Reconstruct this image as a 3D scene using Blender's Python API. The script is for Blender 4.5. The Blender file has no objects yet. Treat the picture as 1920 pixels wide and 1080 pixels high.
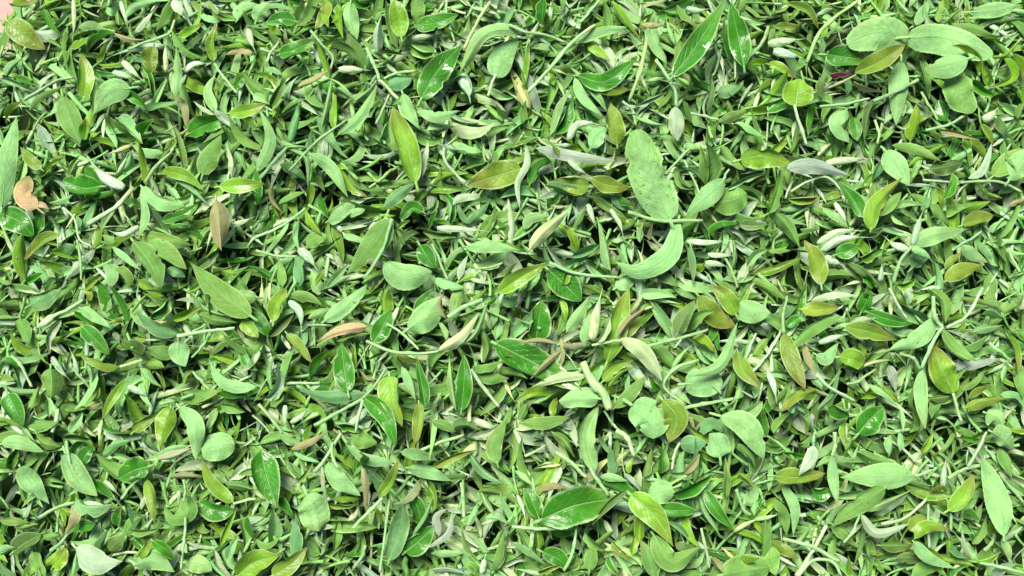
import bpy, math
import numpy as np
from mathutils import Vector, Matrix

# ------------------------------------------------------------------ camera, sky, sun, exposure
SC = bpy.context.scene
COL = SC.collection
R = np.random.default_rng(11)
HFOV = math.radians(53)
TAN = math.tan(HFOV / 2)
SURF = 0.060                                        # height of the heap's crown above the floor
CAM = np.array((0.0, -0.075, SURF + 0.50)); LOOK = np.array((0.0, 0.0, SURF))
cd = bpy.data.cameras.new('camera'); cam = bpy.data.objects.new('camera', cd); COL.objects.link(cam)
cam.location = CAM
cam.rotation_euler = Vector(LOOK - CAM).to_track_quat('-Z', 'Y').to_euler()
cd.sensor_width = 36; cd.angle = HFOV; cd.clip_start = 0.01; cd.clip_end = 50
SC.camera = cam
SUN_ELEV, SUN_AZ = math.radians(62), math.radians(-28)    # azimuth clockwise from +Y
w = bpy.data.worlds.new('World'); SC.world = w; w.use_nodes = True
nt = w.node_tree; bg = nt.nodes['Background']
sky = nt.nodes.new('ShaderNodeTexSky'); sky.sky_type = 'NISHITA'; sky.sun_disc = False
sky.sun_elevation = SUN_ELEV; sky.sun_rotation = SUN_AZ; sky.dust_density = 3.0; sky.air_density = 1.0; sky.ozone_density = 1.0
nt.links.new(sky.outputs[0], bg.inputs[0]); bg.inputs[1].default_value = 0.068
sd = bpy.data.lights.new('sun', 'SUN'); sun = bpy.data.objects.new('sun', sd); COL.objects.link(sun)
sd.energy = 4.4; sd.angle = math.radians(28); sd.color = (1.0, 0.955, 0.86)
sdir = Vector((math.sin(SUN_AZ) * math.cos(SUN_ELEV), math.cos(SUN_AZ) * math.cos(SUN_ELEV), math.sin(SUN_ELEV)))
sun.rotation_euler = sdir.to_track_quat('Z', 'Y').to_euler(); sun.location = sdir * 3
SC.view_settings.view_transform = 'Standard'; SC.view_settings.look = 'None'
SC.view_settings.gamma = 1.0; SC.view_settings.use_curve_mapping = False
SC.view_settings.exposure = 0.80
SC.cycles.max_bounces = 6; SC.cycles.diffuse_bounces = 3; SC.cycles.transmission_bounces = 4
SC.render.engine = 'CYCLES'

# ------------------------------------------------------------------ where things lie
fwd = (LOOK - CAM) / np.linalg.norm(LOOK - CAM)
rgt = np.cross(fwd, (0, 0, 1.0)); rgt /= np.linalg.norm(rgt)
upv = np.cross(rgt, fwd)
def ray(px, py):
    v = fwd + rgt * ((px - 960) / 960 * TAN) - upv * ((py - 540) / 960 * TAN)
    return v
def plane_hit(px, py, z):
    v = ray(px, py); return CAM + v * ((z - CAM[2]) / v[2])
E0 = plane_hit(6, 26, SURF)[:2]; EN = np.array((-0.93, 0.37))          # the heap's edge passes the upper left corner
def heap(x, y):
    """height of the heap's surface (crown with shallow hollows, falling to the floor at the upper left)"""
    x = np.asarray(x, float); y = np.asarray(y, float)
    z = SURF - 0.10 * (x * x * 0.5 + y * y * 0.8)
    z = z + 0.0055 * np.sin(x * 34 + 1.3 + y * 9) * np.cos(y * 41 - 0.6) + 0.0025 * np.sin(x * 71 - y * 52 + 2.0)
    d = (x - E0[0]) * EN[0] + (y - E0[1]) * EN[1]
    t = np.clip((d + 0.006) / 0.030, 0, 1); t = t * t * (3 - 2 * t)
    z = z * (1 - t) + 0.003 * t
    for s in (x - 0.38, -x - 0.38, y - 0.30, -y - 0.26):                 # the other sides, out of view
        q = np.clip(s / 0.05 + 1, 0, 1); z = z * (1 - q * q * (3 - 2 * q)) + 0.002 * q
    return z
PITS = np.array([plane_hit(x, y, SURF)[:2] for x, y in ((366, 160), (792, 420), (1040, 590), (1232, 618), (335, 700), (880, 962), (1062, 1008), (1478, 482), (1700, 470),
                 (560, 250), (150, 745), (610, 690), (1500, 830), (1690, 1000), (1320, 760), (520, 130), (985, 880), (1770, 830), (1400, 350), (240, 470))])
PIT_R = np.linspace(.008, .015, len(PITS))[np.random.default_rng(3).permutation(len(PITS))]
def bed(x, y):
    """the heap's surface with the hollows between the upper pieces"""
    x = np.asarray(x, float); y = np.asarray(y, float); z = heap(x, y)
    for (a, b), r in zip(PITS, PIT_R):
        z = z - .017 * np.exp(-(((x - a) ** 2 + ((y - b) * 1.3) ** 2) / (r * r)))
    return np.maximum(z, .002)
def place(px, py, dz):
    """the point on the heap, dz above its surface, that the pixel looks at"""
    z = SURF + dz
    for _ in range(6):
        p = plane_hit(px, py, z); z = float(heap(p[0], p[1])) + dz
    return plane_hit(px, py, z)
PXM = 2 * TAN * 0.506 / 1920                                              # metres per photo pixel

# ------------------------------------------------------------------ materials
def nodes_of(name):
    m = bpy.data.materials.new(name); m.use_nodes = True
    t = m.node_tree; t.nodes.clear(); return m, t
class G:
    """small helper to wire shader nodes"""
    def __init__(s, t): s.t = t
    def n(s, kind, **kw):
        nd = s.t.nodes.new(kind)
        for k, v in kw.items(): setattr(nd, k, v)
        return nd
    def put(s, sock, v):
        if hasattr(v, 'is_linked'): s.t.links.new(v, sock)
        else: sock.default_value = v
    def math(s, op, a, b=0.0, c=0.0, clamp=False):
        nd = s.n('ShaderNodeMath', operation=op, use_clamp=clamp)
        for i, v in enumerate((a, b, c)): s.put(nd.inputs[i], v)
        return nd.outputs[0]
    def mix(s, f, a, b, mode='MIX'):
        nd = s.n('ShaderNodeMix', data_type='RGBA', blend_type=mode)
        s.put(nd.inputs[0], f); s.put(nd.inputs[6], a); s.put(nd.inputs[7], b); return nd.outputs[2]
    def ramp(s, x, lo, hi, a=0.0, b=1.0):
        nd = s.n('ShaderNodeMapRange', interpolation_type='SMOOTHSTEP')
        for i, v in enumerate((x, lo, hi, a, b)): s.put(nd.inputs[i], v)
        return nd.outputs[0]
    def noise(s, vec, scale, detail=2.0, rough=0.5):
        nd = s.n('ShaderNodeTexNoise'); s.put(nd.inputs['Vector'], vec)
        nd.inputs['Scale'].default_value = scale; nd.inputs['Detail'].default_value = detail; nd.inputs['Roughness'].default_value = rough
        return nd.outputs['Fac']
def leaf_material():
    m, t = nodes_of('leaf_surface'); g = G(t)
    a = g.n('ShaderNodeAttribute', attribute_name='tint'); col, gloss = a.outputs['Color'], a.outputs['Alpha']
    uv = g.n('ShaderNodeAttribute', attribute_name='blade')
    sp = g.n('ShaderNodeSeparateXYZ'); g.put(sp.inputs[0], uv.outputs['Vector'])
    u, v = sp.outputs[0], sp.outputs[1]
    au = g.math('ABSOLUTE', u)
    pos = g.n('ShaderNodeNewGeometry').outputs['Position']
    big = g.noise(pos, 130.0, 3.0, 0.6); fine = g.noise(pos, 700.0, 3.0, 0.6); mid = g.noise(pos, 300.0, 2.0)
    vv = g.math('SUBTRACT', g.math('MULTIPLY', v, 8.5), g.math('MULTIPLY', au, 2.4))
    vv = g.math('ADD', vv, g.math('MULTIPLY', mid, 0.5))
    dist = g.math('ABSOLUTE', g.math('SUBTRACT', g.math('FRACT', vv), 0.5))
    vein = g.ramp(dist, 0.0, 0.11, 1.0, 0.0)
    vein = g.math('MULTIPLY', vein, g.ramp(au, 0.75, 0.95, 1.0, 0.0))
    rib = g.ramp(au, 0.025, 0.085, 1.0, 0.0)
    lines = g.math('MAXIMUM', g.math('MULTIPLY', vein, 0.32), g.math('MULTIPLY', rib, 0.60))
    mp = g.n('ShaderNodeMapping'); g.put(mp.inputs[0], uv.outputs['Vector']); mp.inputs['Scale'].default_value = (2.2, 0.8, 1.0)
    streak = g.noise(mp.outputs[0], 1.6, 3.0, 0.6)
    pale = g.mix(0.55, col, (0.55, 0.72, 0.42, 1))
    c = g.mix(g.ramp(big, 0.3, 0.72), g.mix(1.0, col, (0.86, 0.84, 0.80, 1), 'MULTIPLY'), g.mix(1.0, col, (1.12, 1.10, 1.06, 1), 'MULTIPLY'))
    c = g.mix(g.math('MULTIPLY', g.ramp(streak, 0.42, 0.70), 0.55), c, g.mix(1.0, c, (0.62, 0.72, 0.50, 1), 'MULTIPLY'))
    c = g.mix(g.math('MULTIPLY', fine, 0.28), c, g.mix(1.0, c, (0.72, 0.80, 0.66, 1), 'MULTIPLY'))
    c = g.mix(g.math('MULTIPLY', lines, g.math('MULTIPLY_ADD', gloss, -0.18, 0.62)), c, pale)
    edge = g.ramp(au, 0.80, 0.97)
    c = g.mix(g.math('MULTIPLY', edge, g.math('MULTIPLY_ADD', gloss, 0.42, 0.30)), c, g.mix(0.65, col, (0.58, 0.76, 0.36, 1)))
    warm = g.math('MULTIPLY', g.ramp(g.noise(pos, 55.0, 2.0), 0.56, 0.74), g.ramp(au, 0.2, 1.0))
    c = g.mix(g.math('MULTIPLY', warm, 0.38), c, (0.27, 0.27, 0.06, 1))
    spot = g.ramp(g.noise(pos, 420.0, 1.0), 0.775, 0.80)
    c = g.mix(g.math('MULTIPLY', spot, 0.75), c, (0.07, 0.045, 0.02, 1))
    b = g.n('ShaderNodeBsdfPrincipled'); g.put(b.inputs['Base Color'], c)
    rough = g.math('ADD', g.math('MULTIPLY_ADD', gloss, -0.27, 0.60), g.math('MULTIPLY', g.math('SUBTRACT', fine, 0.5), 0.25))
    wet = g.math('MULTIPLY', g.ramp(g.noise(pos, 150.0, 1.0), 0.52, 0.60), g.ramp(gloss, 0.5, 0.85))
    rough = g.math('MULTIPLY_ADD', wet, -0.24, rough, clamp=True)
    g.put(b.inputs['Roughness'], rough); b.inputs['IOR'].default_value = 1.45
    g.put(b.inputs['Specular IOR Level'], g.math('MULTIPLY_ADD', gloss, 0.42, 0.16))
    h = g.math('MULTIPLY_ADD', lines, -0.7, g.math('MULTIPLY_ADD', fine, g.math('MULTIPLY_ADD', gloss, -0.22, 0.30), g.math('MULTIPLY', big, 0.9)))
    bp = g.n('ShaderNodeBump'); bp.inputs['Strength'].default_value = 0.7; bp.inputs['Distance'].default_value = 0.0009; g.put(bp.inputs['Height'], h)
    g.put(b.inputs['Normal'], bp.outputs[0])
    tr = g.n('ShaderNodeBsdfTranslucent'); g.put(tr.inputs[0], g.mix(1.0, c, (1.15, 1.2, 0.6, 1), 'MULTIPLY'))
    ms = g.n('ShaderNodeMixShader'); ms.inputs[0].default_value = 0.28
    t.links.new(b.outputs[0], ms.inputs[1]); t.links.new(tr.outputs[0], ms.inputs[2])
    o = g.n('ShaderNodeOutputMaterial'); t.links.new(ms.outputs[0], o.inputs[0]); return m
def stalk_material():
    m, t = nodes_of('stalk_surface'); g = G(t)
    a = g.n('ShaderNodeAttribute', attribute_name='tint'); col = a.outputs['Color']
    uv = g.n('ShaderNodeAttribute', attribute_name='blade')
    mp = g.n('ShaderNodeMapping'); g.put(mp.inputs[0], uv.outputs['Vector']); mp.inputs['Scale'].default_value = (5.0, 0.9, 1.0)
    pos = g.n('ShaderNodeNewGeometry').outputs['Position']
    st = g.noise(mp.outputs[0], 2.2, 3.0, 0.6); fine = g.noise(pos, 900.0, 3.0, 0.65); big = g.noise(pos, 160.0, 2.0)
    c = g.mix(g.ramp(st, 0.38, 0.66), g.mix(1.0, col, (0.50, 0.62, 0.40, 1), 'MULTIPLY'), g.mix(1.0, col, (1.15, 1.14, 1.10, 1), 'MULTIPLY'))
    c = g.mix(g.math('MULTIPLY', g.ramp(big, 0.55, 0.75), 0.35), c, (0.34, 0.33, 0.14, 1))
    c = g.mix(g.math('MULTIPLY', g.ramp(fine, 0.62, 0.75), 0.35), c, (0.10, 0.10, 0.05, 1))
    b = g.n('ShaderNodeBsdfPrincipled'); g.put(b.inputs['Base Color'], c)
    b.inputs['Roughness'].default_value = 0.55; b.inputs['Specular IOR Level'].default_value = 0.22
    b.inputs['Sheen Weight'].default_value = 0.04; b.inputs['Sheen Roughness'].default_value = 0.4
    bp = g.n('ShaderNodeBump'); bp.inputs['Strength'].default_value = 0.5; bp.inputs['Distance'].default_value = 0.0005
    g.put(bp.inputs['Height'], g.math('ADD', st, g.math('MULTIPLY', fine, 0.4))); g.put(b.inputs['Normal'], bp.outputs[0])
    o = g.n('ShaderNodeOutputMaterial'); t.links.new(b.outputs[0], o.inputs[0]); return m
def floor_material():
    m, t = nodes_of('pink_cement'); g = G(t)
    pos = g.n('ShaderNodeNewGeometry').outputs['Position']
    c = g.mix(g.noise(pos, 45.0, 4.0, 0.6), (0.34, 0.15, 0.115, 1), (0.45, 0.235, 0.19, 1))
    c = g.mix(g.math('MULTIPLY', g.noise(pos, 600.0, 2.0), 0.3), c, (0.45, 0.27, 0.22, 1))
    b = g.n('ShaderNodeBsdfPrincipled'); g.put(b.inputs['Base Color'], c); b.inputs['Roughness'].default_value = 0.6
    bp = g.n('ShaderNodeBump'); bp.inputs['Strength'].default_value = 0.3; bp.inputs['Distance'].default_value = 0.001
    g.put(bp.inputs['Height'], g.noise(pos, 350.0, 4.0)); g.put(b.inputs['Normal'], bp.outputs[0])
    o = g.n('ShaderNodeOutputMaterial'); t.links.new(b.outputs[0], o.inputs[0]); return m
LEAF, STALK, FLOOR = leaf_material(), stalk_material(), floor_material()

# the floor under the heap
fm = bpy.data.meshes.new('ground'); fm.from_pydata([(-3, -3, 0), (3, -3, 0), (3, 3, 0), (-3, 3, 0)], [], [(0, 1, 2, 3)])
fm.materials.append(FLOOR); fo = bpy.data.objects.new('ground', fm); COL.objects.link(fo); fo['kind'] = 'structure'
fo['label'] = 'pinkish cement floor under the heap'

# ------------------------------------------------------------------ colours: code -> face seen from above, gloss; and the blade's other face
C = {'p': ((0.280, 0.555, 0.212), .13), 'm': ((0.172, 0.370, 0.078), .22), 'd': ((0.105, 0.215, 0.050), .35), 'g': ((0.045, 0.245, 0.011), .90),
     'y': ((0.195, 0.410, 0.026), .75), 'o': ((0.185, 0.315, 0.028), .60), 's': ((0.44, 0.59, 0.40), .18), 'k': ((0.37, 0.36, 0.175), .20),
     't': ((0.140, 0.345, 0.130), .30), 'w': ((0.50, 0.62, 0.33), .15), 'q': ((0.37, 0.455, 0.365), .15), 'r': ((0.10, 0.015, 0.03), .50), 'a': ((0.56, 0.42, 0.25), .25)}
BACK = {'p': 'g', 'm': 'g', 'd': 'm', 'g': 'p', 'y': 'p', 'o': 'p', 's': 'm', 'k': 'p', 't': 'm', 'w': 'y', 'q': 'm', 'r': 'd', 'a': 'p'}
def tint(code, jit=0.16):
    c, gl = C[code]; v = 1 + R.normal(0, jit * .7); h = float(np.clip(R.normal(0, jit * .45), -.09, .16))
    return np.clip(np.array((c[0] * v * (1 + h), c[1] * v, c[2] * v * (1 - h * .6), np.clip(gl + R.normal(0, .08), 0, 1))), 0.005, 0.95)

# ------------------------------------------------------------------ blades, buds and stalks as arrays (verts, quads, tint per vertex, blade uv per vertex)
def spline(P, n):
    P = np.asarray(P, float)
    if len(P) == 2: P = np.array([P[0], (P[0] + P[1]) / 2, P[1]])
    Q = np.vstack([2 * P[0] - P[1], P, 2 * P[-1] - P[-2]])
    seg = np.linalg.norm(np.diff(P, axis=0), axis=1); s = np.concatenate([[0], np.cumsum(seg)]); s /= s[-1]
    tt = np.linspace(0, 1, n); out = np.empty((n, P.shape[1]))
    for i, t in enumerate(tt):
        k = min(int(np.searchsorted(s, t, 'right')) - 1, len(P) - 2); f = (t - s[k]) / max(s[k + 1] - s[k], 1e-9)
        a, b, c, d = Q[k], Q[k + 1], Q[k + 2], Q[k + 3]
        out[i] = 0.5 * (2 * b + (c - a) * f + (2 * a - 5 * b + 4 * c - d) * f * f + (3 * b - a - 3 * c + d) * f ** 3)
    return out
def frames(L, roll, up=(0, 0, 1.0)):
    T = np.gradient(L, axis=0); T /= np.linalg.norm(T, axis=1)[:, None] + 1e-12
    S = np.cross(T, np.broadcast_to(up, T.shape)); S /= np.linalg.norm(S, axis=1)[:, None] + 1e-12
    N = np.cross(S, T)
    c, s = np.cos(roll)[:, None], np.sin(roll)[:, None]
    return T, S * c + N * s, N * c - S * s
def quads(a, b, off=0, flip=False):
    i = np.arange(a - 1)[:, None] * b + np.arange(b - 1)[None]; i = i.ravel() + off
    q = np.stack([i, i + 1, i + b + 1, i + b], 1)
    return q[:, ::-1] if flip else q
def blade(L, half, front, back, fold, roll0=0.0, twist=0.0, rim=(0, 0), wave=0.1, pw=(0.62, 0.72), bites=(), teeth=0, nu=8, hole=None, thick=0.00022, up=(0, 0, 1.0), ph=0.0, asym=0.0, tipc=None, crease=0.0, quilt=0.0):
    n = len(L); v = np.linspace(0, 1, n)
    prof = np.power(v, pw[0]) * np.power(1 - v, pw[1]); prof /= prof.max(); prof = 0.03 + 0.97 * prof; prof[-1] = 0.01
    T, S, N = frames(L, roll0 + twist * (v - 0.5), up)
    hu = {4: [.45, 1], 8: [.09, .42, .78, 1], 10: [.07, .32, .60, .84, 1]}[nu]; u = np.array([-q for q in hu[::-1]] + [0] + hu); au = np.abs(u)
    fv = 1 + crease * (v - .5) * 1.6
    X = np.empty((n, nu + 1)); Z = np.empty((n, nu + 1))
    for side in (0, 1):
        m = (u <= 0) if side == 0 else (u >= 0)
        k = rim[side] * np.sin(np.pi * np.clip(v * 1.1, 0, 1)) + 1e-6
        s = au[m][None]; s0 = 0.52
        ang = np.clip(s - s0, 0, None) * k[:, None]
        x = np.where(s < s0, s, s0 + np.sin(ang) / k[:, None]); z = (1 - np.cos(ang)) / k[:, None]
        w_ = prof * (1 + (asym if side else -asym))
        for (bs, bv, bw, bd) in bites:
            if bs == side: w_ = w_ * (1 - bd * np.exp(-((v - bv) / bw) ** 4))
        if teeth: w_ = w_ * (1 + 0.045 * (((v * teeth) % 1.0) - 0.5))
        X[:, m] = (-1 if side == 0 else 1) * x * w_[:, None]
        Z[:, m] = z * w_[:, None] + fold * fv[:, None] * np.power(s, 1.08) * w_[:, None] + wave * np.sin(v[:, None] * (9 + 5 * side) + ph + 2.1 * side) * s * s * prof[:, None]
    if quilt: Z = Z + quilt * np.sin(2 * np.pi * (7.5 * v[:, None] - 2.2 * au[None])) * (np.clip(au * (1 - au) * 4, 0, 1) * 1.0)[None] * prof[:, None]
    V = L[:, None] + half * (X[..., None] * S[:, None] + Z[..., None] * N[:, None])
    dv = np.gradient(V, axis=0); du = np.gradient(V, axis=1); nn = np.cross(du, dv); nn /= np.linalg.norm(nn, axis=2)[..., None] + 1e-12
    sgn = np.sign((nn * N[:, None]).sum(2).mean()); nn = nn * sgn
    th = thick * (1 - u ** 4)[None, :, None]
    A = (V + nn * th * .5).reshape(-1, 3); B = (V - nn * th * .5).reshape(-1, 3)
    q1 = quads(n, nu + 1, 0, sgn < 0); q2 = quads(n, nu + 1, len(A), sgn > 0)
    if hole is not None:
        keep = np.ones(len(q1), bool)
        for (hi, hj) in hole: keep[hi * nu + hj] = False
        q1, q2 = q1[keep], q2[keep]
    vv = np.repeat(v, nu + 1)[:, None]; ee = np.tile(np.abs(u), n)[:, None]
    def drift(c):
        c = np.asarray(c, float)
        if tipc is None: return np.tile(c, (len(A), 1))
        m = np.clip((vv - .45) * 1.6 + (ee - .6) * .5, 0, 1) * tipc[1]
        return np.tile(c, (len(A), 1)) * (1 - m) + np.r_[tipc[0], c[3]][None] * m
    cols = np.vstack([drift(front), drift(back)])
    uv = np.stack([np.tile(u, n), np.repeat(v, nu + 1), np.full(len(A), R.uniform(0, 90))], 1)
    return np.vstack([A, B]), np.vstack([q1, q2]), cols, np.vstack([uv, uv]), (V[:, nu // 2], nn[:, nu // 2], S)
def tube(L, rad, colr, seg=8, flat=1.0, roll0=0.0, ridge=0.0, up=(0, 0, 1.0), tipcol=None):
    n = len(L); v = np.linspace(0, 1, n)
    T, S, N = frames(L, np.full(n, roll0), up)
    a = np.linspace(0, 2 * np.pi, seg, endpoint=False)
    rr = rad[:, None] * (1 + ridge * np.cos(3 * a + 0.7)[None])
    V = L[:, None] + (rr * np.cos(a))[..., None] * S[:, None] + (flat * rr * np.sin(a))[..., None] * N[:, None]
    V = V.reshape(-1, 3)
    i = np.arange(n - 1)[:, None] * seg; j = np.arange(seg)[None]; j2 = (j + 1) % seg
    q = np.stack([(i + j), (i + j2), (i + seg + j2), (i + seg + j)], 2).reshape(-1, 4)
    caps = []
    for r_, rev in ((0, True), (n - 1, False)):                            # each end closed by quads
        ring = np.arange(seg) + r_ * seg
        for k in range(1, seg - 1, 2):
            f = [ring[0], ring[k], ring[k + 1], ring[(k + 2) % seg]] if k + 2 <= seg - 1 else None
            if f: caps.append(f[::-1] if rev else f)
    q = np.vstack([q, np.array(caps)]) if caps else q
    cols = np.tile(colr, (len(V), 1))
    if tipcol is not None:
        cols = cols.reshape(n, seg, 4); k = max(1, n // 5); cols[-k:] = cols[-k:] * .45 + .55 * tipcol; cols = cols.reshape(-1, 4)
    uv = np.stack([np.tile(a / np.pi, n), np.repeat(v, seg) * 3, np.full(len(V), R.uniform(0, 50))], 1)
    return V, q, cols, uv
def bud_radius(n, half):
    v = np.linspace(0, 1, n); return half * np.clip((0.26 + 0.74 * np.sin(np.pi * np.clip(v * 1.2 + .06, 0, 1))) * np.power(1 - v, 0.7) * 1.45, 0.03, 1)
def to_mesh(name, parts, mat_of):
    """parts: list of (verts, quads, tint, uv, material index)"""
    me = bpy.data.meshes.new(name); off = 0; V = []; Q = []; K = []; U = []; M = []
    for (v, q, c, uv, mi) in parts:
        V.append(v); Q.append(q + off); K.append(c); U.append(uv); M.append(np.full(len(q), mi, np.int32)); off += len(v)
    V = np.vstack(V); Q = np.vstack(Q).astype(np.int32); K = np.vstack(K); U = np.vstack(U); M = np.concatenate(M)
    me.vertices.add(len(V)); me.vertices.foreach_set('co', V.astype(np.float32).ravel())
    me.loops.add(Q.size); me.loops.foreach_set('vertex_index', Q.ravel())
    me.polygons.add(len(Q)); me.polygons.foreach_set('loop_start', np.arange(0, Q.size, 4, dtype=np.int32))
    me.polygons.foreach_set('loop_total', np.full(len(Q), 4, np.int32))
    for mt in mat_of: me.materials.append(mt)
    me.polygons.foreach_set('material_index', M); me.polygons.foreach_set('use_smooth', np.ones(len(Q), bool))
    a = me.attributes.new('tint', 'FLOAT_COLOR', 'POINT'); a.data.foreach_set('color', K.astype(np.float32).ravel())
    a = me.attributes.new('blade', 'FLOAT_VECTOR', 'POINT'); a.data.foreach_set('vector', U.astype(np.float32).ravel())
    me.update(calc_edges=True); return me

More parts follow.
